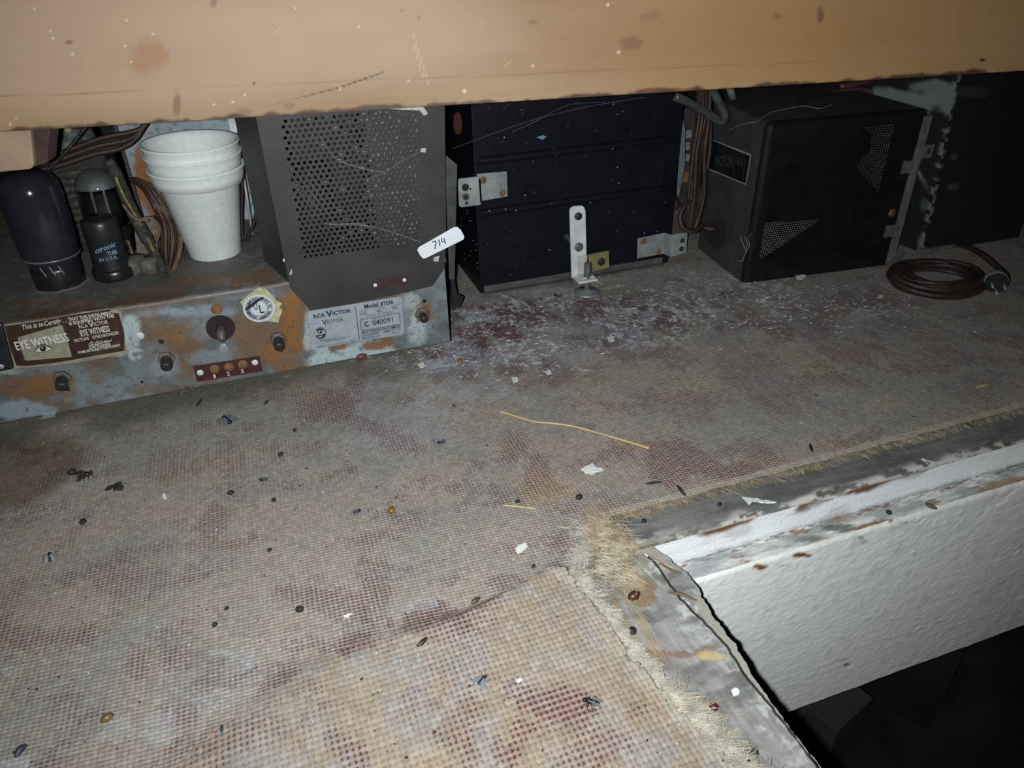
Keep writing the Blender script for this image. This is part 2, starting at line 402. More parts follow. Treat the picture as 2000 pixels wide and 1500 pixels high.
# ---- pale wooden board across the top of the frame
ZBD = .205
A = onZ(0, 258, ZBD); B = onZ(2000, 138, ZBD); dirB = (B-A)/np.linalg.norm(B-A); nB = np.array([-dirB[1], dirB[0], 0])   # nB points away from the camera
if nB[1] < 0: nB = -nB
P0 = A-dirB*.30; LB = 1.45; HB = .12
wood = thing('wooden_board', 'long pale varnished wooden board above the radio chassis and boxes', 'board', tuple(P0+dirB*LB/2))
G = plane_grid(P0, dirB*LB, (0, 0, HB), 1300, 130)
s_ = np.linspace(0, LB, 1300)[:, None]+np.zeros((1, 130)); h_ = np.zeros((1300, 1))+np.linspace(0, HB, 130)[None, :]
px, py = proj(G)
g1 = fbm(s_*9, h_*420, 201, 4); g2 = fbm(s_*5, h_*30, 203, 4); g3 = fbm(s_*160, h_*160, 207, 3); g4 = fbm(s_*30, h_*1500, 209, 2)
c = mix(lin(166, 132, 96), lin(188, 158, 124), sstep(.25, .75, g2)); c = c*(.90+.12*g1+.08*g4)[..., None]
c = mix(c, lin(196, 166, 140), blob(px, py, [(250, 90, 520, 160, .7), (650, 60, 400, 130, .55)]))
c = mix(c, lin(176, 128, 84), blob(px, py, [(290, 110, 38, 40, .7), (690, 215, 40, 10, .6)], (g3-.5)))
c = mix(c, lin(176, 136, 80), sstep(900, 1600, px)*.6)
c = mix(c, lin(120, 84, 60), blob(px, py, [(347, 200, 8, 26, .6), (1232, 85, 20, 14, .5), (1270, 30, 22, 12, .3), (1603, 30, 6, 16, .8), (135, 82, 7, 4, .7), (1918, 117, 7, 4, 1), (416, 6, 6, 10, .5),
     (1520, 32, 8, 4, .5), (1040, 43, 10, 4, .5), (478, 217, 20, 8, .4), (560, 207, 16, 6, .4), (818, 34, 5, 5, .5)], (g3-.5)*1.3))
c = mix(c, lin(40, 36, 32), blob(px, py, [(496, 163, 3, 2.5, 1), (784, 20, 2.5, 2.5, .8), (1919, 117, 5, 3, 1)]))
c = mix(c, lin(120, 60, 30), blob(px, py, [(1290, 176, 46, 5, .9), (1140, 186, 40, 4, .8)], (g3-.5)))
seam = seg(px, py, [(0, 189), (300, 177), (480, 167), (760, 155), (1000, 147), (1170, 138), (1600, 120)])
c = mix(c, lin(132, 92, 62), (1-sstep(.3, 2.0, seam))*(.35+.5*sstep(.45, .6, g2)))
scr = seg(px, py, [(505, 211), (600, 187), (660, 172), (700, 158), (747, 142)])
c = mix(c, lin(62, 54, 46), (1-sstep(.4, 1.9, scr))*sstep(500, 720, px+60*g3))
for pts in ([(805, 60), (838, 165)], [(808, 85), (826, 150)], [(535, 66), (550, 52)], [(985, 130), (1000, 118)]):
    c = mix(c, lin(222, 190, 156), (1-sstep(.3, 1.8, seg(px, py, pts)))*.55)
sp = RNG.random(c.shape[:2]) > .9996
spk = [(99, 61), (103, 76), (141, 106, 4), (243, 90), (257, 119), (298, 67), (323, 90), (418, 204), (478, 186), (455, 199), (576, 15), (700, 52), (66, 18), (246, 40), (33, 230), (20, 242), (799, 158), (1208, 102, 4), (1040, 128), (1187, 10, 4), (665, 173), (907, 178, 5)]
for s3 in spk:
    r = (s3[2] if len(s3) > 2 else 2.4)*.75
    c = mix(c, lin(240, 226, 200), 1-sstep(r*.6, r*1.2, np.hypot(px-s3[0], (py-s3[1])*.8)))
c = c*.66
c = mix(c, lin(70, 48, 34), sstep(.0022, 0, h_+(fbm(s_*90, h_*20, 213)-.5)*.006))
gridmesh('board_face', [G], [c], vmat('varnished_pine', .62, 0, .08, 300, .5, (1, 1, 8)), wood)
cb = MB(); e = dirB*LB
for (d0, d1, z0, z1) in ((.0006, .020, .0004, HB),):
    q = [P0+nB*d0+np.array([0, 0, z0]), P0+e+nB*d0+np.array([0, 0, z0]), P0+e+nB*d1+np.array([0, 0, z0]), P0+nB*d1+np.array([0, 0, z0])]
    cb.prism(q, (0, 0, z1-z0))
cb.build('board_core', mat('pine_edge', lin(150, 110, 74), .7, 0, .3, 30, .3, 300, stretch=(1, 1, 8)), wood)
q = [P0+nB*.0+np.array([0, 0, HB]), P0+e+np.array([0, 0, HB]), P0+e+nB*.42+np.array([0, 0, HB]), P0+nB*.42+np.array([0, 0, HB])]
MB().prism(q, (0, 0, .018)).build('shelf_top', mat('pine_edge', (0, 0, 0)), wood)
# corner block below the left end, and the dark post beside it
pl = lambda x, y, k=.004: onP(x, y, A+nB*k, nB)
b1 = [pl(-90, 262), pl(58, 240), pl(66, 322), pl(60, 331), pl(-90, 345)]
MB().prism(b1, nB*.02).build('corner_block', mat('pale_block', lin(146, 124, 104), .6, 0, .15, 40, .2, 300), wood, bevel=.001)
MB().prism([pl(58, 235, .008), pl(100, 232, .008), pl(92, 318, .008), pl(64, 326, .008)], nB*.016).build('post_end', mat('dark_varnish', (.05, .028, .02), .5, 0, .4, 60, .3, 200), wood)

# ================================================================ CARPET
def ground(px, py): return onZ(px, py, 0)
flapb = np.array([ground(*p)[:2] for p in [(1118, 1118), (1075, 1114), (1000, 1160), (900, 1210), (800, 1240), (700, 1272), (600, 1330), (500, 1400), (380, 1480), (300, 1560)]])
xedge_pts = np.array([(.02, .168), (.08, .152), (.137, .1385), (.165, .131), (.1987, .1235), (.235, .1195), (.262, .117), (.266, .128), (.275, .139), (.285, .149), (.296, .160)])
def carpet_inside(X, Y):
    j = (vnoise(Y*420, X*0, 5)-.5)*.004+(vnoise(Y*1500, X*0, 6)-.5)*.003
    xe = np.interp(Y, xedge_pts[:, 0], xedge_pts[:, 1])+j
    j2 = (vnoise(X*300, Y*0, 7)-.5)*.004+(vnoise(X*1200, Y*0, 8)-.5)*.003
    ye = .2895+.002*sstep(.3, .5, X)+j2
    xe = xe+.0075*sstep(.268, .258, Y)*(.55+.9*vnoise(Y*260, X*0, 15))
    return np.where(Y < .2945, X < xe, (Y > ye) | (X < .158)) & ~((X > .158) & (Y < ye)) & ~((X < .10) & (Y > .60))
red_list = [(655, 790, 55, 32, 1), (690, 745, 22, 40, .8), (600, 800, 40, 20, .6), (740, 830, 60, 18, .6), (800, 870, 50, 22, .55), (900, 690, 70, 34, .9), (955, 640, 70, 38, .9), (880, 730, 60, 25, .7), (1000, 610, 70, 30, .8),
  (1080, 725, 36, 30, .8), (1000, 720, 50, 24, .6), (1250, 640, 130, 40, .8), (1180, 600, 90, 25, .7), (1280, 690, 90, 26, .8), (1420, 620, 60, 30, .5), (1300, 900, 80, 44, .8), (1430, 925, 70, 30, .9), (1490, 890, 40, 30, .6),
  (1560, 640, 90, 30, .6), (1650, 690, 90, 30, .6), (1760, 640, 90, 30, .5), (1700, 590, 70, 24, .6), (1480, 730, 80, 40, .5), (1350, 780, 60, 30, .5), (1520, 790, 80, 30, .5), (1000, 880, 34, 40, .6), (1045, 930, 30, 44, .6),
  (1085, 1103, 34, 20, 1), (1100, 1060, 16, 40, .6), (825, 1215, 80, 30, 1), (690, 1265, 90, 24, .9), (858, 1190, 14, 14, 1), (745, 1150, 46, 50, .6), (630, 1180, 60, 30, .4), (1060, 1385, 90, 46, 1), (1030, 1430, 60, 40, .8),
  (1000, 1475, 30, 40, .9), (880, 1440, 60, 50, .6), (800, 1390, 40, 60, .4), (560, 1335, 40, 24, .8), (690, 1475, 40, 40, .6), (920, 1300, 60, 60, .3), (860, 1330, 40, 60, .35), (400, 1030, 50, 40, .5), (420, 1010, 20, 40, .6), (300, 1130, 70, 40, .45),
  (330, 900, 40, 40, .4), (450, 900, 50, 40, .4), (60, 880, 60, 20, .7), (170, 900, 50, 30, .4), (240, 1140, 60, 26, .5), (260, 1290, 30, 30, .5), (350, 1400, 40, 26, .5), (520, 1440, 60, 40, .4), (130, 1240, 60, 20, .4), (140, 1390, 40, 30, .4), (1900, 760, 60, 30, .4), (1850, 690, 60, 30, .4)]
def carpet_patch(x0, x1, y0, y1, dx, dy, weave=True):
    xs = np.arange(x0, x1+dx*.5, dx); ys = np.linspace(y0, y1, max(2, int(round((y1-y0)/dy))+1))
    X, Y = np.meshgrid(xs, ys, indexing='ij')
    px, py = proj(np.stack([X, Y, np.zeros_like(X)], -1))
    # flap of the near layer: raised a little, coarser weave
    o = np.argsort(flapb[:, 0]); yb = np.interp(X, flapb[o, 0], flapb[o, 1])
    wid = .0012+.020*sstep(.11, -.05, X)
    Fm = sstep(-wid, wid*.4, yb-Y)*sstep(-.16, -.04, X)
    jf = (vnoise(Y*420, X*0, 5)-.5)*.004+(vnoise(Y*1500, X*0, 6)-.5)*.002
    Fe = sstep(.0005, -.0005, X-(np.interp(Y, xedge_pts[:, 0], xedge_pts[:, 1])+jf)); Fm = np.where(Y < .266, Fm*Fe, Fm); fuzz = (1-Fe)*(Y < .266)
    ridge = (Fe if True else 1)*np.exp(-((yb-Y-.003)/.006)**2)*sstep(.0, .09, X)
    wx = X+.0012*(fbm(X*25, Y*25, 301, 3)-.5); wy = Y+.0022*(fbm(X*18, Y*18, 305, 3)-.5)
    hard = Fm > .5
    u = np.where(hard, wx/.00262+wy*14, wx/.00250); v = np.where(hard, wy/.00300, wy/.00222+wx*30)
    iu = np.floor(u); iv = np.floor(v)
    cu = .5+.5*np.cos(2*np.pi*(u-iu-.5)); cv = .5+.5*np.cos(2*np.pi*(v-iv-.5))
    rc = _h(iu, iv, 3)
    hgt = np.where(hard, 1-(1-cu**.7)*(1-.72*cv), 1-(1-.78*cu)*(1-.86*cv))+.18*cu*cv
    pn = fbm(X*30, Y*30, 311); pn2 = fbm(X*90, Y*90, 315, 3)
    debris = blob(px, py, [(1150, 610, 300, 75, 1), (960, 640, 120, 70, .95), (1400, 590, 260, 70, .75), (850, 690, 150, 45, .8), (1600, 600, 220, 70, .55), (1020, 690, 130, 50, .8), (780, 720, 90, 26, .7)], (pn-.5)*.8)
    dark0 = sstep(.500, .537, Y+(pn-.5)*.05)*sstep(.12, .08, X)          # darker brown, flatter weave along the chassis
    worn = np.clip(debris*.85+.8*dark0+sstep(.42, .62, Y)*.4+.3*sstep(.54, .70, pn), 0, 1)
    amp = (1-.75*worn)*sstep(.9, .5, Y) if weave else 0
    amp = amp*(1-fuzz) if weave else 0
    z = .0009*fuzz*(vnoise(X*1400, Y*900, 371)-.3)+.00060*(hgt-.6)*amp+.0006*(pn2-.5)+.0030*Fm+.0016*ridge+.0015*(fbm(X*9, Y*9, 321)-.5)
    # colours
    du = _h(iu, iv, 11)
    pat = fbm(iu*.09+iv*.05, iv*.13-iu*.03, 331, 3)
    redm = blob(px, py, red_list, (fbm(iu*.22, iv*.10, 335, 2)-.5)*1.7+(du-.5)*.45)
    redm = np.maximum(redm, .55*sstep(.60, .70, pat+(du-.5)*.22))
    gap = 1-np.clip((hgt-.12)*1.75, 0, 1) if weave else np.full_like(X, .3)
    yarn = mix((.285, .248, .212), (.255, .238, .216), sstep(.35, .65, pn))
    yarn = mix(yarn, (.275, .218, .155), Fm*.9*sstep(.75, .3, pn2))
    yarn = mix(yarn, (.30, .30, .30), sstep(.56, .72, fbm(X*14, Y*14, 341))*.45*(1-.6*Fm))
    yarn = mix(yarn, (.33, .24, .15), blob(px, py, [(1060, 955, 60, 40, .6), (1180, 1000, 50, 20, .5), (1235, 870, 40, 14, .5), (30, 1180, 40, 60, .3)], (pn2-.5)*.6))
    yarn = mix(yarn, (.13, .050, .058), np.clip(redm*1.3-.45, 0, 1)*(.12+.6*sstep(.6, .3, cv)))
    gcol = mix((.155, .108, .104), (.078, .020, .032), np.clip(redm*1.5, 0, 1))
    gcol = mix(gcol, yarn*np.array((.80, .74, .74)), np.clip(.8-redm*1.6+(du-.5)*.5, 0, .8))
    c = mix(yarn, gcol, np.clip(gap*(1.25+1.3*np.clip(redm, 0, 1)), 0, 1)*(1-.55*worn*(1-np.clip(redm, 0, 1))))
    c = mix(c, (.215, .19, .17), worn*.35)
    c = mix(c, (.095, .042, .058), debris*np.clip(redm*1.3-.2, 0, 1)*.75)
    # chalky residue drawn out in thin broken lines
    q = fbm(X*75+3*pn, Y*55, 351, 4); ln = 1-sstep(.004, .030, np.abs(q-.5)); ln = np.maximum(ln, .5*(1-sstep(.02, .06, np.abs(q-.5)))); q2 = fbm(X*160, Y*130, 355, 3); ln2 = 1-sstep(0, .04, np.abs(q2-.5))
    c = mix(c, (.50, .52, .56), np.clip(ln*1.0+ln2*.6, 0, 1)*debris*sstep(.38, .54, fbm(X*26, Y*26, 359)+.07))
    c = mix(c, (.30, .32, .35), debris*sstep(.5, .7, fbm(X*38, Y*38, 363))*.55)
    c = mix(c, (.34, .35, .37), blob(px, py, [(900, 770, 90, 26, .6), (830, 800, 60, 20, .3), (270, 1430, 60, 50, .55), (300, 1440, 40, 30, .4), (820, 1180, 28, 18, .5), (10, 1310, 16, 8, 1), (470, 1290, 50, 26, .45), (20, 1490, 30, 12, .8), (320, 1450, 24, 18, .5)], (pn2-.5)*3.0+(vnoise(X*500, Y*500, 377)-.5)*.8)*.7)
    # darker brown by the chassis and an old dark stain on the left
    c = mix(c, (.105, .092, .075), dark0*.85*sstep(.2, .6, pn2+.25))
    stn = sstep(40, -20, px-150+70*sstep(900, 1040, py)*2.0+90*(pn-.5)+np.maximum(0, py-900)*.35)*sstep(835, 870, py)*sstep(1050, 1010, py)
    c = mix(c, np.array((.50, .45, .38))*c, stn*.85)
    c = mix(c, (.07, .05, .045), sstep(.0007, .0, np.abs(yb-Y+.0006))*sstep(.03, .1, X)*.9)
    edge = np.exp(-np.clip(Y-.291, 0, 1)/.004)*(X > .16); c = mix(c, (.36, .255, .13), edge*.75)
    c = mix(c, (.34, .315, .265), fuzz*.9)
    e2 = np.clip((X-(np.interp(Y, xedge_pts[:, 0], xedge_pts[:, 1])-.009))/.008, 0, 1)*(Y < .30); c = mix(c, (.36, .33, .27), e2*.6)
    c = c*(.84+.32*RNG.random(X.shape))[..., None]*(.86+.28*rc)[..., None]
    P = np.stack([X, Y, z], -1)
    xm = (X[:-1, :-1]+X[1:, 1:])/2; ym = (Y[:-1, :-1]+Y[1:, 1:])/2
    return P, c, carpet_inside(xm, ym)
bands = [carpet_patch(-.26, .172, .03, .335, .00060, .00055), carpet_patch(-.32, .58, .335, .50, .00078, .00062), carpet_patch(.172, .58, .286, .335, .00075, .00062),
         carpet_patch(-.34, .80, .50, .72, .00090, .00085), carpet_patch(.58, .80, .286, .50, .00105, .0009), carpet_patch(.80, 1.5, .286, .72, .004, .004, False), carpet_patch(.08, 1.5, .72, 1.24, .006, .006, False), carpet_patch(-.9, -.26, .03, .335, .004, .004, False), carpet_patch(-.9, -.32, .335, .60, .004, .004, False)]
carpet = gridmesh('carpet', [b[0] for b in bands], [b[1] for b in bands], vmat('woven_carpet', .95, 0, .35, 2200, .1), None, (0, .4, 0), [b[2] for b in bands], smooth=True)
tag(carpet, 'dusty threadbare beige and maroon woven carpet covering the shelf', 'carpet')

# ================================================================ TELEVISION CHASSIS (left)
YC = onZ(450, 745)[1]; ZT = onY(300, 590, YC)[2]
chassis = thing('television_chassis', 'rusty galvanized television chassis with perforated dark cage and paper labels', 'chassis', (-.05, YC+.1, 0))
XR = .1275
onC = lambda x, y: onY(x, y, YC)
xs = np.linspace(-.42, XR, 560); zs = np.linspace(.0008, ZT-.003, 84)
X, Z = np.meshgrid(xs, zs, indexing='ij'); P = np.stack([X, np.full_like(X, YC), Z], -1)
# rounded bend into the top plate, then the top plate itself
ang = np.linspace(0, math.pi/2, 8)[1:]; 
Xb = xs[:, None]+0*ang[None, :]; Pb = np.stack([Xb, YC+.003*(1-np.cos(ang))[None, :]+0*Xb, ZT-.003+.003*np.sin(ang)[None, :]+0*Xb], -1)
ys = np.linspace(YC+.003, .86, 240)[1:]; Xt, Yt = np.meshgrid(xs, ys, indexing='ij'); Pt = np.stack([Xt, Yt, np.full_like(Xt, ZT)], -1)
PA = np.concatenate([P, Pb, Pt], 1)
px, py = proj(PA); U = PA[..., 0]; W = PA[..., 2]+PA[..., 1]
n1 = fbm(U*45, W*45, 401); n2 = fbm(U*150, W*150, 405, 3); n3 = fbm(U*420, W*420, 407, 3); n4 = fbm(U*14, W*20, 409); wob = (n1-.5)*1.3+(n2-.5)*.7
c = mix(lin(92, 98, 102), lin(122, 130, 136), sstep(.3, .7, n4*.5+n1*.5)); c = mix(c, lin(84, 84, 76), sstep(.5, .7, n2)*.5)
c = mix(c, lin(106, 82, 58), sstep(.46, .66, fbm(U*26, W*32, 421)+.02)*.75*sstep(20, 90, px+100*(n1-.5)))
c = mix(c, lin(116, 86, 56), blob(px, py, [(90, 752, 110, 40, .9), (345, 640, 70, 46, .85), (270, 625, 60, 20, .5), (485, 640, 40, 46, .8), (572, 640, 46, 80, 1), (500, 700, 70, 26, .7), (425, 604, 14, 12, 1), (320, 705, 50, 30, .3),
     (825, 612, 30, 26, .9), (545, 720, 26, 18, .8), (400, 745, 40, 16, .4), (300, 765, 70, 16, .5)], wob))
c = mix(c, lin(134, 92, 48), blob(px, py, [(575, 650, 26, 46, .9), (570, 590, 14, 24, .8), (540, 690, 34, 18, .8), (90, 748, 56, 16, .5), (340, 655, 30, 14, .5), (560, 715, 20, 12, .7)], wob))
c = mix(c, lin(140, 154, 164), blob(px, py, [(330, 608, 130, 16, .7), (130, 628, 140, 14, .6), (440, 575, 100, 10, .6), (60, 800, 90, 22, .9), (250, 780, 140, 14, .35), (420, 700, 50, 20, .4), (320, 715, 30, 24, .5), (720, 700, 90, 8, .5)], wob))
c = mix(c, lin(176, 190, 192), blob(px, py, [(700, 690, 110, 22, .9), (640, 700, 50, 22, .9), (815, 640, 26, 44, .75), (800, 590, 22, 20, .6), (600, 650, 10, 50, .7), (255, 650, 26, 52, .85), (120, 608, 130, 12, .7), (232, 690, 30, 8, .6), (20, 725, 40, 8, .5), (262, 690, 18, 16, .8)], wob*.8)*sstep(.25, .5, n2+.1))
c = mix(c, lin(126, 84, 44), blob(px, py, [(660, 676, 24, 8, .9), (732, 676, 26, 9, .9), (757, 668, 14, 9, .9)], wob*.6))
c = mix(c, lin(60, 62, 60), sstep(.66, .76, n3)*.6)
# dusty top: brown dust and rust towards the front bend
top = sstep(0, .0012, PA[..., 1]-YC)
dt = mix(lin(88, 88, 86), lin(112, 106, 98), n1); dt = mix(dt, lin(98, 76, 56), sstep(.42, .62, fbm(U*34, W*60, 431))*sstep(.03, .004, PA[..., 1]-YC)*.9)
dt = mix(dt, lin(124, 94, 66), blob(px, py, [(480, 548, 60, 14, .8), (400, 545, 60, 10, .7), (520, 535, 26, 16, .8), (100, 592, 90, 10, .6), (300, 570, 60, 10, .5)], wob))
dt = mix(dt, lin(150, 146, 138), sstep(.6, .72, n2)*.3)
c = mix(c, dt, top)
c = mix(c, lin(98, 76, 56), sstep(.010, .002, np.abs(PA[..., 2]-ZT)+.05*top)*sstep(.35, .6, fbm(U*50, W*30, 441)+.1)*(1-top)*.8)
c = c*(.82+.36*n3)[..., None]
gridmesh('chassis_shell', [PA], [c], vmat('galvanized_rust', .62, .25, .35, 700), chassis)
MB().box((XR-.0012, YC, .0008), (XR, .86, ZT)).box((-.42, .858, 0), (XR, .86, ZT)).build('chassis_end', zinc, chassis)
# --- perforated cage
cagem = mat('cage_paint', (.040, .038, .034), .6, .15, .35, 32, .25, 900, c2=(.021, .022, .024))
yF = YC-.0018
xl = lambda z: .0045
xr = lambda z: .1262+(.1352-.1262)*(z-.05)/.145
def cg(x, z):                       # x in 0..1 across the (slightly flaring) front
    return (xl(z)+x*(xr(z)-xl(z)), yF, z)
mb = MB(); ztop = .222; pz = .00362; pxx = .0041
nrow = 28; z0h = .0925; ncol = 23
xh0, xh1 = .11, .835                # hole field across the panel
cw = (xh1-xh0)/ncol
def hole_cell(mb, u0, u1, z0, z1, uc, zc, ru, rz, dep, P, n=8):
    """rectangle with a round hole: ring of quads and the hole's wall"""
    per = [];  ci = []
    for k in range(n):
        a = 2*math.pi*(k+.5)/n; ca_, sa = math.cos(a), math.sin(a)
        t = 1/max(abs(ca_), abs(sa)); per.append(((u0+u1)/2+ca_*t*(u1-u0)/2, (z0+z1)/2+sa*t*(z1-z0)/2)); ci.append((uc+ru*ca_, zc+rz*sa))
    q = [P(*p, 0) for p in per]+[P(*p, 0) for p in ci]+[P(*p, dep) for p in ci]
    # corner fill is covered because the ring's eight rays hit the rectangle's edges; add its four corners
    cr = [P(u1, z1, 0), P(u0, z1, 0), P(u0, z0, 0), P(u1, z0, 0)]
    fs = [(k, (k+1) % n, n+(k+1) % n, n+k) for k in range(n)]+[(n+k, n+(k+1) % n, 2*n+(k+1) % n, 2*n+k) for k in range(n)]
    fs += [(0, 3*n, 1), (2, 3*n+1, 3), (4, 3*n+2, 5), (6, 3*n+3, 7)]
    mb.add(q+cr, fs)
Pc = lambda u, z, d: (xl(z)+u*(xr(z)-xl(z)), yF+d, z)
clog = []
for r in range(nrow):
    z0 = z0h+r*pz; z1 = z0+pz; off = (r % 2)*.5*cw
    for k in range(ncol):
        u0 = xh0+k*cw+off; hole_cell(mb, u0, u0+cw, z0, z1, u0+cw/2, (z0+z1)/2, cw*.30, .00120, .0012, Pc)
        clog.append((u0+cw/2, (z0+z1)/2))
    for (a, b) in ((0, xh0+off), (xh0+ncol*cw+off, 1)):
        mb.add([Pc(a, z0, 0), Pc(b, z0, 0), Pc(b, z1, 0), Pc(a, z1, 0)], [(0, 1, 2, 3)])
zt1 = z0h+nrow*pz
mb.add([Pc(0, zt1, 0), Pc(1, zt1, 0), Pc(1, ztop, 0), Pc(0, ztop, 0)], [(0, 1, 2, 3)])
low = [onY(566, 562, yF), onY(606, 606, yF), onY(700, 591, yF), onY(800, 570, yF), onY(846, 558, yF), onY(868, 524, yF)]
mb.add([Pc(0, z0h, 0), *low, Pc(1, z0h, 0)], [tuple(range(len(low)+2))])
# side walls, chamfered left corner, roof
pl_ = [(.0045, yF), (-.0100, .592), (-.0100, .76), (.1300, .76), (.1352, yF)]
def wall(p, q, za, zb): mb.add([(p[0], p[1], za), (q[0], q[1], za), (q[0], q[1], zb), (p[0], p[1], zb)], [(0, 1, 2, 3)])
for p, q in ((pl_[0], pl_[1]), (pl_[1], pl_[2]), (pl_[2], pl_[3])): wall(p, q, ZT, ztop)
mb.add([(xr(.069), yF, .069), (.1290, .76, ZT), (.1300, .76, ztop), (.1352+.0016, yF, ztop)], [(0, 1, 2, 3)])
mb.add([(x, y, ztop) for x, y in pl_], [tuple(range(5))])
cage = mb.build('perforated_cage', cagem, chassis)
cage['label'] = 'dark perforated sheet metal cage'
# what shows through the holes: transformer, coil and paper inside the cage; dust clogging part of the holes
MB().box((.078, YC+.012, ZT), (.126, YC+.07, .19)).build('transformer_core', mat('dusty_core', (.09, .085, .07), .8, .1, .4, 150), chassis, bevel=.002)
MB().lathe([(.0, 0), (.016, 0), (.016, .07), (.0, .071)], (.035, YC+.06, ZT), 20, None, False, False).build('inner_can', mat('dull_can', (.05, .05, .055), .5, .3), chassis, True)
dm = MB()
for (u, z) in clog:
    x = xl(z)+u*(xr(z)-xl(z)); p = (.62 if x > .07 else .10)*(1.3 if z < .105 or z > .185 else 1)
    if random.random() < p*.45:
        r = .0006+.0005*random.random(); dm.ball((x+random.uniform(-.0004, .0004), yF+.0008, z-.0004+random.uniform(-.0004, .0004)), (r*1.2, .0004, r), 6, 4)
d = dm.build('dust_plugs', mat('grey_dust', (.16, .15, .13), .95, 0, .6, 700), chassis); d['kind'] = 'stuff'
# riveted slot low on the cage
Pr = Print(lambda x, y: onY(x, y, yF), .0006)
Pr.poly([(724, 556), (732, 547), (780, 539), (798, 541), (799, 550), (790, 557), (740, 566), (727, 564)]); sl = Pr.build('slot', mat('maroon_fibre', (.035, .012, .012), .6, 0, .3, 200), chassis)
def rivet(p, r, m, parent, name='rivet', h=.35, dirv=None):
    return MB().ball(p, (r, r*h, r), 12, 6).build(name, m, parent, True)
for q in ((733, 557), (790, 547)): rivet(onY(*q, yF-.0006), .0017, whitem, sl)
def fleck(pts, m, parent, name, surf, e=.0008):
    pr = Print(surf, e); pr.poly(pts); return pr.build(name, m, parent)
chalk = mat('chalk_fleck', (.42, .43, .42), .9, 0, .2, 400)
for i, pts in enumerate(([(738, 210), (812, 206), (828, 210), (836, 222), (828, 226), (820, 216), (745, 212)], [(822, 290), (832, 289), (831, 298), (821, 297)], [(848, 502), (858, 500), (856, 511), (846, 510)], [(566, 534), (569, 524), (571, 534), (566, 538)], [(552, 506), (556, 505), (556, 512), (553, 511)])):
    fleck(pts, chalk, chassis, 'paint_fleck', lambda x, y: onY(x, y, yF))
# flanges in the gap right of the chassis
mb = MB(); mb.prism([onY(868, 300, .56), onY(893, 322, .56), onY(888, 545, .56), onY(878, 545, .56)], (0, .002, 0)); mb.build('side_flange', mat('grey_flange', (.05, .05, .05), .6, .2, .4, 100), chassis)
mb = MB(); g1 = onZ(880, 612); g2 = onZ(905, 588); 
mb.prism([onY(880, 545, .565), onY(882, 512, .565), onY(893, 575, .565), onY(906, 580, .565), onY(900, 598, .565), onY(884, 606, .565)], (0, .004, 0)); mb.build('foot_bracket', blackm, chassis)

# --- certificate decal
cv = lambda x, y: (x*.13, 600+y*.13)
goldm = mat('gold_foil', (.36, .34, .25), .35, .35, .18, 200, .25, 300)
brm = mat('brown_foil_print', (.060, .036, .026), .35, .35, .3, 120, .2, 250)
pr = Print(onC, .0004, cv); pr.poly([(58, 262), (640, 190), (1240, 72), (1640, 22), (1815, 60), (1860, 320), (1910, 690), (1250, 818), (900, 868), (420, 905), (205, 912), (130, 660)]); cert = pr.build('certificate_decal', goldm, chassis)
cert['label'] = 'gold and brown certificate decal with an eye'
pr = Print(onC, .0007, cv); pr.poly([(68, 285), (560, 215), (1000, 130), (1500, 55), (1655, 30), (1690, 92), (1782, 88), (1868, 400), (1870, 655), (1385, 735), (1100, 790), (800, 840), (420, 880), (250, 880), (160, 640)]); pr.build('brown_panel', brm, cert)
pr = Print(onC, .0010, cv); pr.poly([(262, 470), (275, 450), (900, 272), (930, 268), (945, 290), (1078, 720), (1066, 750), (400, 802), (372, 790)]); pr.build('gold_window', goldm, cert)
cream = mat('cream_print', (.62, .60, .53), .5, .1, .08, 200)
pr = Print(onC, .0013, cv)
pr.text('This is to', (330, 340), (655, 285), 70, .01, .35); pr.text('Certify . .', (665, 282), (1000, 222), 70, .01, .35)
pr.text('THAT THIS INSTRUMENT', (1035, 208), (1690, 106), 46, .02); pr.text('IS EQUIPPED WITH THE', (1048, 272), (1722, 152), 46, .02)
pr.text('RCA', (1195, 322), (1325, 300), 52, .005); pr.text('V', (1340, 305), (1425, 290), 78, .01); pr.text('ICTOR', (1420, 280), (1632, 246), 52, .005)
pr.text('EYE', (1222, 438), (1335, 418), 84, .02); pr.text('WITNESS', (1355, 414), (1660, 360), 84, .02)
pr.text('PICTURE', (1130, 526), (1345, 486), 42, .01); pr.text('SYNCHRONIZER', (1400, 478), (1792, 402), 44, .01)
for st_ in ([(1345, 580), (1335, 560), (1375, 520), (1395, 525), (1385, 555), (1345, 582), (1420, 550)], [(1425, 570), (1450, 515), (1475, 510), (1470, 545), (1430, 572), (1500, 548)], [(1530, 505), (1500, 520), (1505, 548), (1540, 535), (1560, 515), (1545, 540), (1580, 500), (1570, 540), (1610, 495), (1605, 535), (1640, 500), (1650, 525), (1680, 480)]): pr.line(st_, 9)
pr.text('CHIEF ENGINEER', (1340, 628), (1668, 572), 36, .015); pr.text('HOME INSTRUMENT DEPARTMENT', (1178, 702), (1812, 588), 36, .015)
pr.build('lettering', cream, cert)
pr = Print(onC, .0014, cv); pr.text('EYE', (255, 648), (460, 612), 118, .015); pr.text('WITNESS', (495, 605), (1050, 505), 118, .015); pr.build('title_lettering', mat('silver_print', (.66, .66, .60), .5, .2, .05), cert)
pr = Print(onC, .0014, cv); pr.poly([(520, 668), (580, 620), (650, 600), (720, 605), (785, 612), (730, 645), (660, 672), (580, 676)]); pr.build('eye_white', mat('eye_white_ink', (.62, .60, .5), .5, .2, .05), cert)
dk = mat('dark_print', (.02, .018, .016), .5, 0, .1)
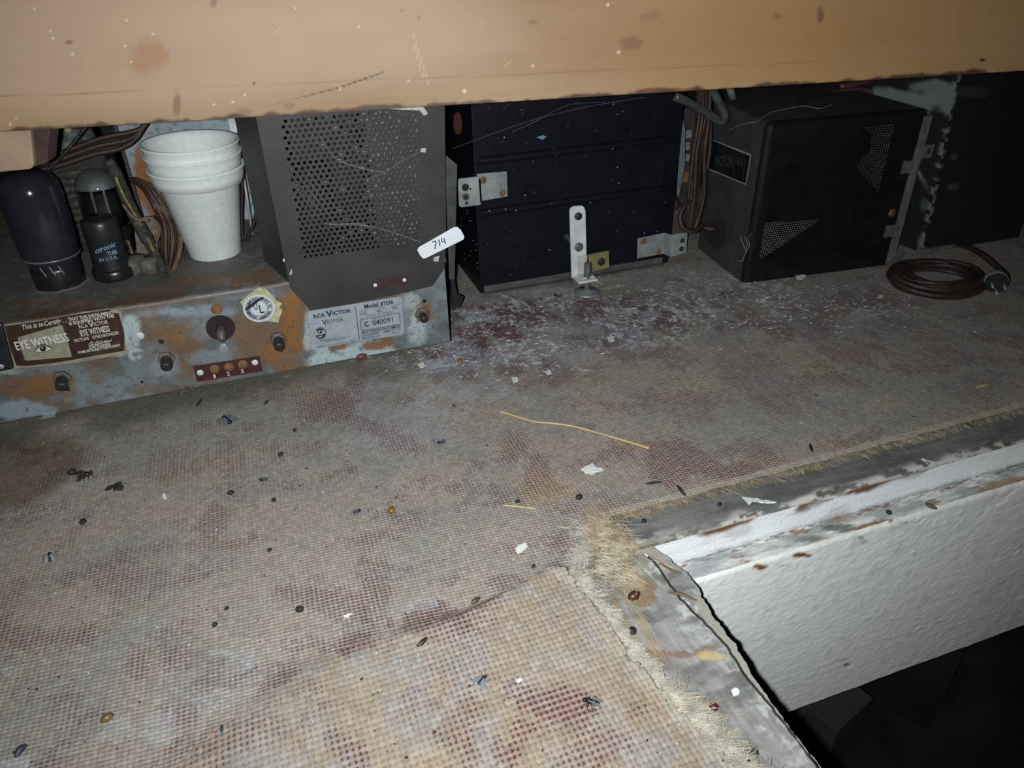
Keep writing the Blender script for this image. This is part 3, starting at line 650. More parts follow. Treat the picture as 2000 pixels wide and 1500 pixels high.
pr = Print(onC, .0017, cv); pr.line([(515, 672), (570, 590), (640, 556), (710, 572), (760, 608), (790, 610)], 14); pr.line([(540, 668), (600, 680), (670, 678), (730, 650)], 8); pr.disc((645, 622), 48); pr.line([(800, 362), (835, 345)], 12); pr.build('eye_drawing', dk, cert)
pr = Print(onC, .0020, cv); pr.disc((632, 606), 12, 12); pr.build('eye_glint', cream, cert)
# torn foil edges
pr = Print(onC, .0016, cv); pr.poly([(1250, 815), (1262, 760), (1320, 745), (1395, 770), (1392, 790), (1300, 800)]); pr.poly([(560, 890), (585, 868), (615, 885)]); pr.poly([(760, 890), (790, 870), (830, 880)]); pr.build('torn_foil', mat('bright_foil', (.7, .68, .55), .25, .8, .1), cert)

# --- maker's nameplate
cn = lambda x, y: (590+x*.11, 570+y*.11)
pr = Print(onC, .0005, cn); pr.poly([(100, 348), (1700, 88), (1770, 100), (1815, 740), (1800, 760), (1000, 870), (180, 1035), (165, 1000)]); name = pr.build('nameplate', mat('silver_label', (.33, .37, .42), .55, .25, .12, 120, .25, 400), chassis)
name['label'] = 'silver maker nameplate with model and serial number'
pr = Print(onC, .0009, cn)
pr.text('RCA', (210, 476), (412, 440), 66, .03); pr.text('V', (435, 448), (548, 430), 100, .03); pr.text('ICTOR', (545, 415), (868, 362), 62, .03)
pr.text('V', (362, 602), (452, 586), 100, .004); pr.text('ICTOR', (452, 566), (735, 520), 56, .004)
pr.text('Model', (1110, 302), (1352, 258), 72, .03); pr.text('8TS30', (1395, 248), (1622, 212), 62, .03)
pr.text('VOLTS', (1010, 362), (1155, 338), 24); pr.text('CYCLES', (1285, 308), (1445, 280), 24); pr.text('WATTS', (1575, 264), (1715, 240), 24)
pr.text('115', (1045, 418), (1142, 402), 42, .01); pr.text('60', (1340, 364), (1402, 352), 38, .01); pr.text('390', (1600, 316), (1692, 300), 42, .01)
pr.text('CHASSIS NO. CR2000-1', (1140, 446), (1620, 364), 30); pr.text('SERIAL NO.', (1250, 496), (1500, 450), 26)
pr.text('C', (1115, 622), (1192, 608), 86, .02); pr.text('040091', (1255, 600), (1615, 532), 88, .01)
pr.line([(1030, 495), (1730, 372), (1746, 575), (1058, 692), (1030, 495)], 9); pr.line([(945, 255), (1015, 850)], 10)
pr.text('RADIO CORPORATION OF AMERICA', (1058, 752), (1752, 632), 46, .025); pr.text('RCA VICTOR DIVISION', (1064, 802), (1365, 748), 36, .012); pr.text('CAMDEN, N. J., U.S.A.', (1440, 732), (1748, 676), 34, .012)
pr.text('MADE IN U.S.A.', (1075, 848), (1395, 790), 30, .01); pr.text('940225-1', (1600, 748), (1752, 722), 24)
pr.text('TRADEMARKS REG. U.S. PAT. OFF.', (308, 888), (868, 792), 24); pr.text('MARCAS REGISTRADAS', (415, 898), (782, 834), 24); pr.text('SEE PATENT NOTICE ON BOTTOM OF CABINET', (265, 1002), (955, 872), 26)
pr.disc((328, 738), 92, 36); pr.ring((328, 738), 102, 110, 36)
pr.build('lettering', inkm, name)
pr = Print(onC, .0012, cn); pr.text('RCA', (243, 776), (420, 742), 72, .03); pr.poly([(280, 792), (372, 776), (340, 800), (300, 800)]); pr.build('emblem_lettering', mat('plate_white', (.5, .54, .58), .5), name)

# --- round inspection seal
cu_ = lambda x, y: (260+x*.15, 560+y*.15)
pr = Print(onC, .0004, cu_); pr.poly([(1470, 130), (1560, 60), (1640, 5), (1720, 20), (1790, 90), (1835, 120), (1850, 170), (1945, 220), (1900, 260), (1945, 310), (1915, 380), (1890, 465), (1780, 455), (1640, 440), (1480, 330), (1395, 200)])
glue = pr.build('glue_patch', ypaper, chassis)
pr = Print(onC, .0008, cu_); pr.disc((1637, 282), 207, 48, 1, .86); seal = pr.build('inspection_seal', mat('white_seal_paper', (.50, .53, .56), .6, 0, .06, 200), chassis)
seal['label'] = 'round white paper inspection seal'
pr = Print(onC, .0011, cu_); pr.ring((1637, 282), 170, 177, 48, 1, .86); pr.ring((1637, 282), 112, 119, 48, 1, .86)
pr.text('U', (1580, 304), (1628, 298), 96, .012); pr.text('L', (1655, 345), (1712, 336), 104, .012)
def arc(pr, s, c, r, a0, a1, size, flip=False):
    n = len(s)
    for i, ch in enumerate(s):
        if ch == ' ': continue
        a = math.radians(a0+(a1-a0)*(i+.5)/n); V, Fc = tmesh(ch, .02)
        if not len(V): continue
        k = size/.7; pts = []
        xm = (V[:, 0].min()+V[:, 0].max())/2
        for v in V:
            tx, ty = (v[0]-xm)*k, (v[1])*k-size/2
            rr = r+(-ty if flip else ty); t = a+(-tx if flip else tx)/r
            pts.append(pr.P(c[0]+rr*math.sin(t), c[1]-.86*rr*math.cos(t)))
        pr.mb.add(pts, Fc)
arc(pr, 'REEXAMINATION SERVICE INC.', (1637, 282), 146, -95, 95, 38); arc(pr, "UNDERWRITERS' LABORATORIES", (1637, 282), 146, 260, 105, 38, True)
pr.poly([(1455, 300), (1500, 250), (1600, 170), (1690, 130), (1700, 150), (1640, 185), (1560, 260), (1480, 310)])
pr.build('seal_print', inkm, seal)

# --- bolts, shafts, terminal strip, rivets and holes on the apron
nutm = mat('dirty_nut', (.14, .13, .12), .55, .5, .35, 200, .4, 600); shaftm = mat('greasy_shaft', (.035, .034, .03), .5, .4, .4, 300, .5, 500)
tilt = lambda ax: ax
def axisR(v):                      # rotate +Z to v
    q = Vector((0, 0, 1)).rotation_difference(Vector(v)); return np.array(q.to_matrix())
def hexnut(p, r, h, m, parent, nm='nut'):
    mb = MB(); mb.lathe([(r, 0), (r, h*.8), (r*.86, h)], p, 6, axisR((0, -1, 0))); return mb.build(nm, m, parent)
def control_shaft(q, r=.0042, L=.010, droop=-.25):
    p = onC(*q); o = hexnut(p, .0064, .003, nutm, chassis, 'shaft_nut')
    R = axisR((0, -1, droop)); mb = MB()
    prof = [(r, 0)]+[(r*(1 if k % 2 else .93), L*(k+1)/12) for k in range(11)]+[(r*.7, L), (0.0004, L*1.02)]
    mb.lathe(prof, p+np.array([0, -.0015, 0]), 14, R, False); mb.build('shaft', shaftm, o)
for q in ((122, 738), (325, 700), (543, 662)): control_shaft(q)
control_shaft((824, 613), .0034, .008)
p = onC(431, 640); h = MB().lathe([(.0105, 0), (.0105, .0006)], p, 32, axisR((0, -1, 0))).build('socket_opening', mat('maroon_black', (.018, .008, .012), .5, 0, .3), chassis)
MB().lathe([(.0034, -.001), (.0034, .010), (.0026, .0105), (.0026, .013)], p, 16, axisR((0, -1, -.35))).build('socket_pin', nutm, h, True)
hexnut(onC(437, 679), .0042, .0022, zinc, chassis, 'hex_bolt')
MB().lathe([(.0042, 0), (.0036, .0008), (.001, .0010)], onC(423, 604), 14, axisR((0, -1, 0))).build('rusty_plug', rustm, chassis)
rivet(onC(274, 656), .0030, whitem, chassis); 
holem = mat('hole_dark', (.012, .012, .013), .9, 0, .1)
for q, r in (((315, 667), .0019), ((131, 759), .0021), ((829, 588), .0017), ((549, 685), .0012), ((277, 746), .0012)):
    MB().lathe([(r, 0), (r, .0003)], onC(*q), 14, axisR((0, -1, 0))).build('drill_hole', holem, chassis)
pr = Print(onC, .0012); pr.poly([(377, 715), (507, 695), (513, 725), (385, 746)]); strip = pr.build('terminal_strip', mat('maroon_bakelite', (.055, .016, .015), .45, 0, .25, 200), chassis)
for q in ((391, 728), (498, 708)): rivet(onY(*q, YC-.0014), .0026, whitem, strip)
for q in ((419, 721), (447, 717), (474, 712)): rivet(onY(*q, YC-.0014), .0040, rustm, strip, 'terminal_screw', .3)
pr = Print(onC, .0018); pr.text('1', (418, 739), (422, 738), 7, .01); pr.text('2', (444, 734), (450, 733), 7, .01); pr.text('3', (471, 729), (477, 728), 7, .01); pr.build('numerals', cream, strip)
# black clip over the left end of the decal, small clear tab at the foot
MB().prism([onY(-70, 645, YC-.004), onY(4, 632, YC-.004), onY(27, 722, YC-.004), onY(-60, 738, YC-.004)], (0, .004, 0)).build('black_clip', blackm, chassis, bevel=.0015)
rivet(onY(2, 716, YC-.0045), .002, zinc, chassis, 'clip_rivet')
MB().prism([onY(83, 808, YC-.002), onY(109, 802, YC-.002), onY(111, 822, YC-.002), onY(84, 826, YC-.002)], (0, .0006, 0)).box((-.187, YC-.006, .0006), (-.178, YC-.0014, .0012)).build('tab', mat('pale_tab', (.30, .34, .33), .3, .3, .15), chassis)
# number sticker hanging off the cage's edge
q = [(815, 488), (818, 483), (886, 444), (893, 443), (900, 449), (907, 462), (905, 468), (832, 504), (826, 505), (820, 498)]
stick = MB().prism([onY(*t, yF-.0012) for t in q], (0, .0003, 0)).build('number_sticker', mat('white_sticker', (.74, .77, .82), .6, 0, .03), chassis); stick['label'] = 'white rounded sticker with a handwritten number'
pr = Print(lambda x, y: onY(x, y, yF-.0012), .0003, lambda x, y: (800+x*.06, 430+y*.06))
pr.line([(735, 720), (850, 675), (862, 760), (830, 850), (835, 945)], 34); pr.line([(945, 630), (985, 760), (975, 845)], 34); pr.line([(1040, 585), (1045, 690), (1075, 715), (1110, 690)], 32); pr.line([(1110, 590), (1145, 690), (1165, 775)], 34)
pr.build('handwriting', inkm, stick)

# ================================================================ CUPS AND TUBES standing on the chassis
foam = mat('white_foam', (.66, .69, .69), .75, 0, .06, 260, .25, 900)
def cup(z0, label, extra):
    t = MB()
    H = .073; r0, r1 = .0205, .0335
    prof = [(.0002, 0), (r0-.001, 0), (r0, .001), (r0+(r1-r0)*.72, H*.80), (r1-.0022, H*.80+.0015), (r1+.0002, H*.82), (r1+.0010, H*.90), (r1+.0022, H-.0022), (r1+.0030, H-.001), (r1+.0026, H), (r1+.0008, H-.0004), (r1-.0006, H-.004), (r0+(r1-r0)*.70-.0016, H*.78), (r0-.0016, .003), (.0002, .003)]
    c0 = (CUPX, CUPY, z0); t.lathe(prof, c0, 56, CUPR, False, False)
    o = t.build('foam_cup', foam, None, True, c0); return tag(o, label, 'cup', 'nested foam cups on the chassis')
CUPX, CUPY = -.0478, .6275
CUPR = axisR((.02, -.012, 1))
cup(ZT, 'outermost white foam cup, standing on the rusty chassis top', 0); cup(ZT+.0105, 'middle foam cup of the nested stack, only its rim band showing', 1); cup(ZT+.0185, 'innermost foam cup of the nested stack, its open mouth on top', 2)
glass = mat('smoked_glass', (.75, .78, .80), .06, 0, .02, 50, trans=1.0, ior=1.45); blackgl = mat('blackened_glass', (.010, .011, .014), .10, 0, .2, 80); bake = mat('black_bakelite', (.012, .012, .013), .3, 0, .3, 200, .1, 600)
# big tube at the left
def big():
    cx, cy = -.1605, .606; r = .0205
    t = thing('vacuum_tube', 'tall fat black glass vacuum tube, leftmost on the chassis', 'vacuum tube', (cx, cy, ZT-.004))
    R = axisR((.02, .0, 1)); z = ZT-.003; c0 = (cx, cy, z)
    MB().lathe([(.0155, 0), (.0175, .002), (.0175, .018), (.0165, .021)], c0, 36, R).build('base', bake, t, True)
    MB().lathe([(.0165, .019), (.0195, .028), (r, .040), (r, .074), (.0198, .080), (.0165, .0855), (.010, .0885), (.0003, .0892)], c0, 40, R, False, False).build('glass_envelope', mat('tube_black_glass', (.016, .018, .024), .12, 0, .2, 60), t, True)
    MB().lathe([(.0186, .0262), (.0200, .0268), (.0200, .0278), (.0188, .0284)], c0, 36, R, False, False).build('getter_band', mat('band_grey', (.14, .15, .16), .35, .4), t, True)
    g = MB()
    for k in range(3):
        x = cx-.004+k*.006; g.tube([(x-.001, cy-.0192, z+.024), (x, cy-.0200, z+.0215), (x+.001, cy-.0190, z+.017)], .0004, 5)
    g.build('support_wire', zinc, t)
    s_ = MB(); 
    s_.lathe([(.0180, .0005), (.0205, .0005), (.0208, .0012), (.0182, .0014)], (cx, cy, ZT), 8, None, False, False); s_.build('socket_ring', mat('dull_ring', (.20, .21, .22), .5, .3), t)
big()
# back tube, clear dome
def clear():
    cx, cy = -.1275, .664; z = ZT; r = .0165
    t = thing('vacuum_tube', 'clear domed glass vacuum tube behind the small black one', 'vacuum tube', (cx, cy, z))
    R = axisR((.02, 0, 1))
    MB().lathe([(.0155, 0), (.0165, .001), (.0165, .022), (.015, .024)], (cx, cy, z), 32, R).build('base', bake, t, True)
    MB().lathe([(.0148, .022), (r, .028), (r, .054), (.0150, .061), (.0105, .0665), (.005, .0690), (.0003, .0696)], (cx, cy, z), 36, R, False, False).build('glass_envelope', glass, t, True)
    MB().lathe([(.0088, .022), (.0088, .050), (.0003, .051)], (cx, cy, z), 20, R, False, False).build('plate', mat('tube_plate', (.045, .047, .05), .5, .5), t, True)
    for k in (-1, 1): MB().tube([(cx+.004*k+.001, cy-.0092, z+.024), (cx+.004*k+.002, cy-.0092, z+.056)], .0009, 6).build('support_rod', zinc, t)
    MB().lathe([(.0158, .0555), (.0146, .0608), (.0102, .0660), (.005, .0684), (.0003, .0690)], (cx, cy, z), 36, R, False, False).build('getter_flash', mat('getter_silver', (.30, .31, .32), .35, .5), t, True)
    pr = Print(lambda x, y: onCyl(x, y, cx, cy, .0166), .0006); pr.ring((246, 484), 10, 11.2, 6, .9, 1.5); pr.text('SY', (240, 481), (249, 479), 8); pr.text('TUBES', (243, 493), (251, 491), 4)
    pr.build('maker_emblem', mat('yellow_print', (.12, .12, .04), .6), t)
clear()
def small():
    cx, cy = -.1225, .606; z = ZT; r = .0125
    t = thing('vacuum_tube', 'small black metal vacuum tube with pale blue lettering', 'vacuum tube', (cx, cy, z))
    R = axisR((.02, 0, 1))
    MB().lathe([(.0135, 0), (.0148, .0008), (.0152, .004), (.0150, .0075), (.0138, .009)], (cx, cy, z), 36, R).build('base', bake, t, True)
    MB().lathe([(.0133, .008), (.0130, .012), (r, .020), (r, .0325), (.0128, .0335), (.0128, .043), (.0120, .0462), (.0100, .0478), (.0003, .0485)], (cx, cy, z), 36, R, False, False).build('metal_envelope', mat('tube_black_metal', (.017, .018, .022), .38, .2, .25, 90, .15, 500), t, True)
    pr = Print(lambda x, y: onCyl(x, y, cx+.0004, cy, .0132), .0005)
    pr.text('ctronic', (186, 496), (226, 481), 10, .01, .3); pr.text('TUBE', (211, 499), (230, 495), 7, .01); pr.text('IN U.S.A.', (195, 512), (231, 505), 7, 0)
    pr.build('lettering', mat('blue_print', (.22, .34, .48), .6, 0, .1), t)
small()

# ================================================================ BLACK RIBBED STEEL CASE (middle)
Y2 = onZ(943, 575)[1]
case = thing('steel_case', 'black ribbed steel case with zinc brackets and a white levelling bracket', 'case', (.28, Y2+.08, 0))
x0, x1 = .1792, .3835; zc = .215; on2 = lambda x, y: onY(x, y, Y2)
casem = mat('case_black', (.0035, .0048, .0085), .45, 0, .5, 70, .25, 420, .2, c2=(.006, .0075, .012))
# front skin with two pressed ribs, as one swept profile
prof = [(0, .0072)]
for zr in (.0805, .1275):
    for k in range(9):
        a = math.pi*k/8; prof.append((-.0030*math.sin(a), zr-.0036*math.cos(a)))
prof += [(0, zc)]
mb = MB(); n = len(prof)
vsx = [(x, Y2+d, z) for x in (x0, x0+.004, x1-.018, x1) for (d, z) in [(dd*(0 if x in (x0, x1) else 1), zz) for dd, zz in prof]]
mb.add(vsx, [(i*n+k, (i+1)*n+k, (i+1)*n+k+1, i*n+k+1) for i in range(3) for k in range(n-1)])
mb.build('front_panel', casem, case)
MB().box((x0-.0008, Y2+.0002, .0008), (x1, Y2+.165, zc)).build('case_body', casem, case, bevel=.0012)
MB().box((x0+.003, Y2-.0055, .0010), (x1-.008, Y2+.001, .0026)).box((x0+.003, Y2-.0012, .0026), (x1-.008, Y2+.0002, .0085)).build('bottom_lip', mat('grey_lip', (.085, .085, .08), .6, .2, .3, 90), case)
MB().box((x1-.0135, Y2-.0012, .009), (x1-.0115, Y2, zc)).build('edge_fold', casem, case)
pr = Print(lambda x, y: onP(x, y, (x0-.0008, 0, 0), (1, 0, 0)), .0005); pr.poly([(893, 218), (899, 222), (903, 240), (901, 258), (896, 264), (889, 260), (885, 244), (886, 226)]); pr.build('rust_spot', mat('rust_spot', lin(120, 76, 52), .85, 0, .3, 300, .4, 800), case)
pr = Print(lambda x, y: on2(x, y), .0034); pr.poly([(1048, 268), (1060, 264), (1068, 267), (1060, 273)]); pr.build('blue_chip', mat('blue_chip', (.15, .25, .36), .6), case)
fl = MB()
for _ in range(60):
    p = on2(random.uniform(930, 1300), random.uniform(200, 535)); fl.ball((p[0], Y2-.0032, p[2]), random.choice([.0003, .00035, .0004, .0007]), 5, 3)
for _ in range(16):
    fl.ball((x0-.001, Y2+random.uniform(.005, .06), random.uniform(.01, .09)), .0004, 5, 3)
f = fl.build('dust_specks', chalk, case); f['kind'] = 'stuff'
# zinc bracket, upper left
yb_ = Y2-.0034
mb = MB(); mb.prism([onY(*q, yb_) for q in ((932, 340), (990, 335), (992, 384), (940, 393))], (0, .0016, 0)); br = mb.build('zinc_bracket', zinc, case, bevel=.0004)
for q in ((944, 352), (981, 377)): rivet(onY(*q, yb_), .0032, rustm, br, 'rivet', .25)
yb2 = Y2-.012
q4 = [onY(*q, yb2) for q in ((894, 352), (897, 349), (934, 345), (938, 349), (941, 396), (937, 400), (901, 405), (897, 402))]
mb = MB(); mb.prism(q4, (0, .0016, 0)); mb.prism([q4[3], q4[4], q4[4]+np.array([-.0014, 0, 0]), q4[3]+np.array([-.0014, 0, 0])], (0, yb_-yb2+.0012, 0)); mb.build('bracket_arm', zinc, br)
for q, r in (((909, 366), .0033), ((910, 385), .0034), ((911, 397), .0014), ((919, 369), .0009)):
    MB().lathe([(r, 0), (r, .0002)], onY(*q, yb2-.0001), 16, axisR((0, -1, 0))).build('bracket_hole', holem, br)
MB().lathe([(.0022, 0), (.0034, 0), (.0034, .0004), (.0022, .0004)], onY(910, 385, yb2-.0003), 16, axisR((0, -1, 0)), False, False).build('hole_bushing', nutm, br)
# zinc bracket, lower right, with its step
mb = MB(); mb.prism([onY(*q, yb_) for q in ((1246, 466), (1298, 455), (1296, 496), (1245, 505))], (0, .0016, 0)); b2 = mb.build('zinc_bracket', zinc, case, bevel=.0004)
for q in ((1257, 471), (1286, 492)): rivet(onY(*q, yb_), .0034, rustm, b2, 'rivet', .25)
ya = Y2-.016
mb = MB(); qa = [onY(*q, ya) for q in ((1312, 459), (1343, 454), (1340, 494), (1310, 502))]; mb.prism(qa, (0, .0016, 0))
k0, k1 = onY(1298, 455, yb_), onY(1296, 496, yb_); mb.add([k0, k1, qa[3], qa[0]], [(0, 1, 2, 3)]); mb.add([k0+(0, .001, 0), k1+(0, .001, 0), qa[3]+(.001, .001, 0), qa[0]+(.001, .001, 0)], [(0, 1, 2, 3)]); mb.build('bracket_arm', zinc, b2)
for q in ((1333, 470), (1331, 486)): MB().lathe([(.0026, 0), (.0026, .0002)], onY(*q, ya-.0001), 14, axisR((0, -1, 0))).build('bracket_hole', holem, b2)
# white levelling bracket with stud and foot
yw = Y2-.0280
mb = MB(); zl = onY(1118, 540, yw-.008)[2]
up_ = [onY(*q, yw) for q in ((1113, 412), (1116, 406), (1122, 403), (1138, 402), (1142, 406), (1144, 412), (1146, 500), (1147, 538), (1117, 544))]
mb.prism(up_, (0, .0022, 0)); xa, xb = up_[8][0], up_[7][0]; zl = min(up_[7][2], up_[8][2]); YB = yw-.0150
mb.box((xa+.0005, YB, zl), (xb+.0045, yw+.002, zl+.0022)); lv = mb.build('levelling_bracket', whitem, case, bevel=.0005)
mb = MB(); mb.box((xa+.0055, yw-.0020, zl+.0022), (xb-.0015, yw, zl+.022)); mb.box((xa+.0055, YB+.004, zl+.0022), (xb+.002, yw, zl+.0042)); mb.box((xa+.0085, yw-.0026, zl+.016), (xb-.005, yw-.002, zl+.0172)); mb.box((xa+.0085, yw-.0026, zl+.007), (xb-.005, yw-.002, zl+.0078)); mb.build('inner_angle', mat('cream_enamel', (.45, .46, .42), .5, 0, .12, 90), lv, bevel=.0004)
for q, m, r in (((1129, 422), shaftm, .0036), ((1130, 482), nutm, .0042)): MB().lathe([(r*.7, -.0280), (r*.7, 0), (r, 0), (r, .0016), (r*.7, .0024), (.0003, .0026)], onY(*q, yw), 16, axisR((0, -1, 0))).build('bracket_bolt', m, lv)
fx, fy = .5*(xa+xb)+.0042, YB+.0065
prs = [(.0036*(1 if k % 2 else .9), zl+.004+.0125*k/13) for k in range(14)]+[(.0026, zl+.0175)]
MB().lathe([(.0030, .003), (.0030, zl+.004)]+prs, (fx, fy, 0), 14).build('threaded_stud', nutm, lv)
MB().lathe([(.0125, .0012), (.0130, .002), (.0115, .0034), (.004, .0042), (.003, .006)], (fx, fy, 0), 32).build('foot_disc', mat('foot_zinc', (.24, .26, .26), .55, .5, .3, 200, .4, 600), lv, True)
mb = MB(); mb.prism([onY(*q, yb_) for q in ((1148, 498), (1189, 490), (1190, 522), (1152, 532))], (0, .0016, 0)); yp = mb.build('yellow_plate', mat('yellow_chromate', (.27, .25, .11), .5, .4, .2, 150), case)
MB().lathe([(.0040, 0), (.0040, .0014), (.0028, .0026), (.0003, .0028)], onY(1174, 511, yb_), 16, axisR((0, -1, 0))).build('plate_bolt', shaftm, yp)

# ================================================================ PERFORATED AMPLIFIER BOX (right)
p0 = onZ(1452, 555); p1_ = onZ(1731, 519); p2_ = onZ(1350, 490)
ex = (p1_-p0); WB = np.linalg.norm(ex); ex /= WB; ey = np.array([-ex[1], ex[0], 0]); DB = .100; HBX = .152
amp = thing('amplifier_box', 'dark grey perforated amplifier box with a small badge on its side', 'amplifier', tuple(p0+ex*WB/2))
W_ = lambda a, b, z: p0+ex*a+ey*b+np.array([0, 0, z])
ampm = mat('amp_grey', (.040, .044, .046), .55, .1, .25, 40, .2, 900); ampf = mat('amp_front', (.006, .0075, .009), .55, .1, .3, 60, .2, 700, .2)
mb = MB(); t_ = .006
# shell: left side, rounded top edges, roof, back
sec = [(0, 0), (0, HBX-t_)]+[(t_-t_*math.cos(a), HBX-t_+t_*math.sin(a)) for a in (math.pi/8, math.pi/4, 3*math.pi/8)]+[(t_, HBX), (WB-.002, HBX)]
mb.add([W_(a, b, z) for b in (t_, DB) for (a, z) in sec], [(k, k+1, len(sec)+k+1, len(sec)+k) for k in range(len(sec)-1)])
mb.add([W_(0, DB, 0), W_(WB, DB, 0), W_(WB, DB, HBX), W_(0, DB, HBX)], [(0, 1, 2, 3)])
mb.add([W_(WB, 0, 0), W_(WB, DB, 0), W_(WB, DB, HBX), W_(WB, 0, HBX)], [(0, 1, 2, 3)])
mb.add([W_(0, t_, .001), W_(WB, t_, .001), W_(WB, DB, .001), W_(0, DB, .001)], [(0, 1, 2, 3)])
body = mb.build('box_shell', ampm, amp, True)
# front: rounded left and top edges, perforated field, plain right margin
mb = MB(); hx0, hx1, hz0, hz1 = .012, WB-.022, .010, HBX-.010; pp = .00245; nc = int((hx1-hx0)/pp); nr = int((hz1-hz0)/(pp*.866)); pr_ = pp*.866
Pf_ = lambda u, z, d: W_(u, d, z)
for r in range(nr):
    z0 = hz0+r*pr_; off = (r % 2)*pp/2
    for k in range(nc):
        u0 = hx0+k*pp+off; hole_cell(mb, u0, u0+pp, z0, z0+pr_, u0+pp/2, z0+pr_/2, .00068, .00068, .0006, Pf_, 8)
    for (a, b) in ((t_, hx0+off), (hx0+nc*pp+off, WB)): mb.add([Pf_(a, z0, 0), Pf_(b, z0, 0), Pf_(b, z0+pr_, 0), Pf_(a, z0+pr_, 0)], [(0, 1, 2, 3)])
zt_ = hz0+nr*pr_
for (za, zb) in ((.0008, hz0), (zt_, HBX-t_)): mb.add([Pf_(t_, za, 0), Pf_(WB, za, 0), Pf_(WB, zb, 0), Pf_(t_, zb, 0)], [(0, 1, 2, 3)])
arc_ = [(t_-t_*math.sin(a), t_-t_*math.cos(a)) for a in np.linspace(0, math.pi/2, 7)]
mb.add([W_(a, b, z) for z in (.0008, HBX-t_) for (a, b) in arc_], [(k, 7+k, 7+k+1, k+1) for k in range(6)])
arc2 = [(b, HBX-t_+ (t_-c)) for (c, b) in [(t_-t_*math.sin(a), t_-t_*math.cos(a)) for a in np.linspace(0, math.pi/2, 7)]]
mb.add([W_(x, b, z) for x in (t_, WB) for (b, z) in arc2], [(k, k+1, 7+k+1, 7+k) for k in range(6)])
cxr = [[W_(t_-t_*math.cos(f)*math.sin(a), t_-t_*math.cos(f)*math.cos(a), HBX-t_+t_*math.sin(f)) for a in np.linspace(0, math.pi/2, 6)] for f in np.linspace(0, math.pi/2, 6)]
mb.add([p for row in cxr for p in row], [(i*6+k, i*6+k+1, (i+1)*6+k+1, (i+1)*6+k) for i in range(5) for k in range(5)])
mb.build('perforated_front', ampf, amp)
galv = mat('inner_lit_galvanized', (.50, .52, .52), .5, .1, .2, 120)
mb = MB(); mb.prism([W_(.016, .006, .024), W_(.016, .012, .056), W_(.078, .009, .054), W_(.020, .006, .022)], ey*.001); mb.build('inner_lit_patch', galv, amp)  # added pale piece, shaped as the low lit patch behind the holes
mb = MB(); mb.prism([W_(.094, .016, .146), W_(.137, .010, .146), W_(.137, .010, .075), W_(.128, .014, .085), W_(.112, .018, .100), W_(.122, .016, .115), W_(.120, .016, .130)], ey*.001); mb.build('inner_lit_plate', mat('inner_lit_grey', (.30, .31, .30), .5, .1, .3, 120), amp)  # added pale sheet, cut to the upper lit patch of the interior
mb = MB(); mb.box((0, 0, 0), (.06, .04, .06), np.stack([ex, ey, [0, 0, 1]], 1), W_(.055, .035, .03)); mb.build('inner_transformer', mat('inner_brown', (.07, .05, .04), .7, .1, .4, 150), amp)
# right edge strip with tabs, rust knob
Rm = np.stack([ex, ey, [0, 0, 1]], 1)
strip_ = MB().box((WB-.002, -.0012, 0), (WB+.0065, .0004, .1465), Rm, p0).build('edge_strip', mat('dull_strip', (.13, .14, .14), .6, .35, .35, 120, .3, 500), amp)
for (a, z, w_) in ((WB+.006, .108, .011), (WB-.012, .095, .011), (WB-.013, .032, .012), (WB+.006, .003, .010)):
    o = MB().box((a, -.0016, z), (a+w_, -.0004, z+.012), Rm, p0).build('tab', mat('dull_tab', (.11, .11, .10), .6, .3, .3, 200), strip_)
    if z > .1: MB().box((a+.004, -.0019, z+.004), (a+.0075, -.0015, z+.009), Rm, p0).build('tab_slot', holem, o)
rivet(W_(WB-.010, -.0004, .0565), .0042, mat('copper_rust', lin(118, 74, 52), .6, .3, .2), amp, 'side_screw', .4)
# grommet and badge on the left side
nS = -ex; onS = lambda x, y: onP(x, y, p0, ex)
pr = Print(onS, .0006); pr.disc((1401, 456), 19, 28, .95, 1.6); gm = pr.build('cord_opening', mat('grommet_brown', (.022, .018, .012), .7, 0, .4, 200), amp)
g0 = onS(1396, 447); MB().tube(spline([g0+ey*.0, g0-ex*.006+ey*.002, g0-ex*.011+ey*.008+np.array([0, 0, .002])]), .0024, 8).build('cord_stub', brownw, gm, True)
cs = lambda x, y: (1380+x*100/1364, 260+y*100/1364)
pr = Print(onS, .0007, cs); pr.poly([(-120, 60), (235, 200), (1150, 545), (1188, 570), (1190, 610), (1065, 1355), (1040, 1375), (990, 1362), (-170, 880)]); bd = pr.build('badge', mat('badge_rim', (.30, .31, .30), .5, .2, .15), amp); bd['label'] = 'small black badge with a silver rim'
pr = Print(onS, .0010, cs); pr.poly([(-110, 110), (250, 235), (1140, 605), (1150, 640), (1040, 1320), (1010, 1335), (-150, 845)]); pr.build('badge_face', mat('badge_black', (.006, .008, .009), .35), bd)
pr = Print(onS, .0013, cs)
arch = [(720, 1160), (745, 800), (765, 680), (810, 590), (870, 550), (940, 570), (1000, 650), (1025, 780), (1000, 960), (950, 1260)]
pr.line(arch, 12); pr.line([(300, 400), (720, 690)], 8); pr.line([(180, 845), (710, 920)], 8); pr.text('VICTOR', (180, 830), (700, 880), 230, .01); pr.ring((885, 770), 95, 108, 28, .75, 1.1); pr.text('RCA', (815, 795), (955, 850), 85, .02); pr.line([(820, 985), (930, 990)], 14)
pr.build('badge_print', mat('badge_print', (.075, .08, .078), .5, .2, .1), bd)
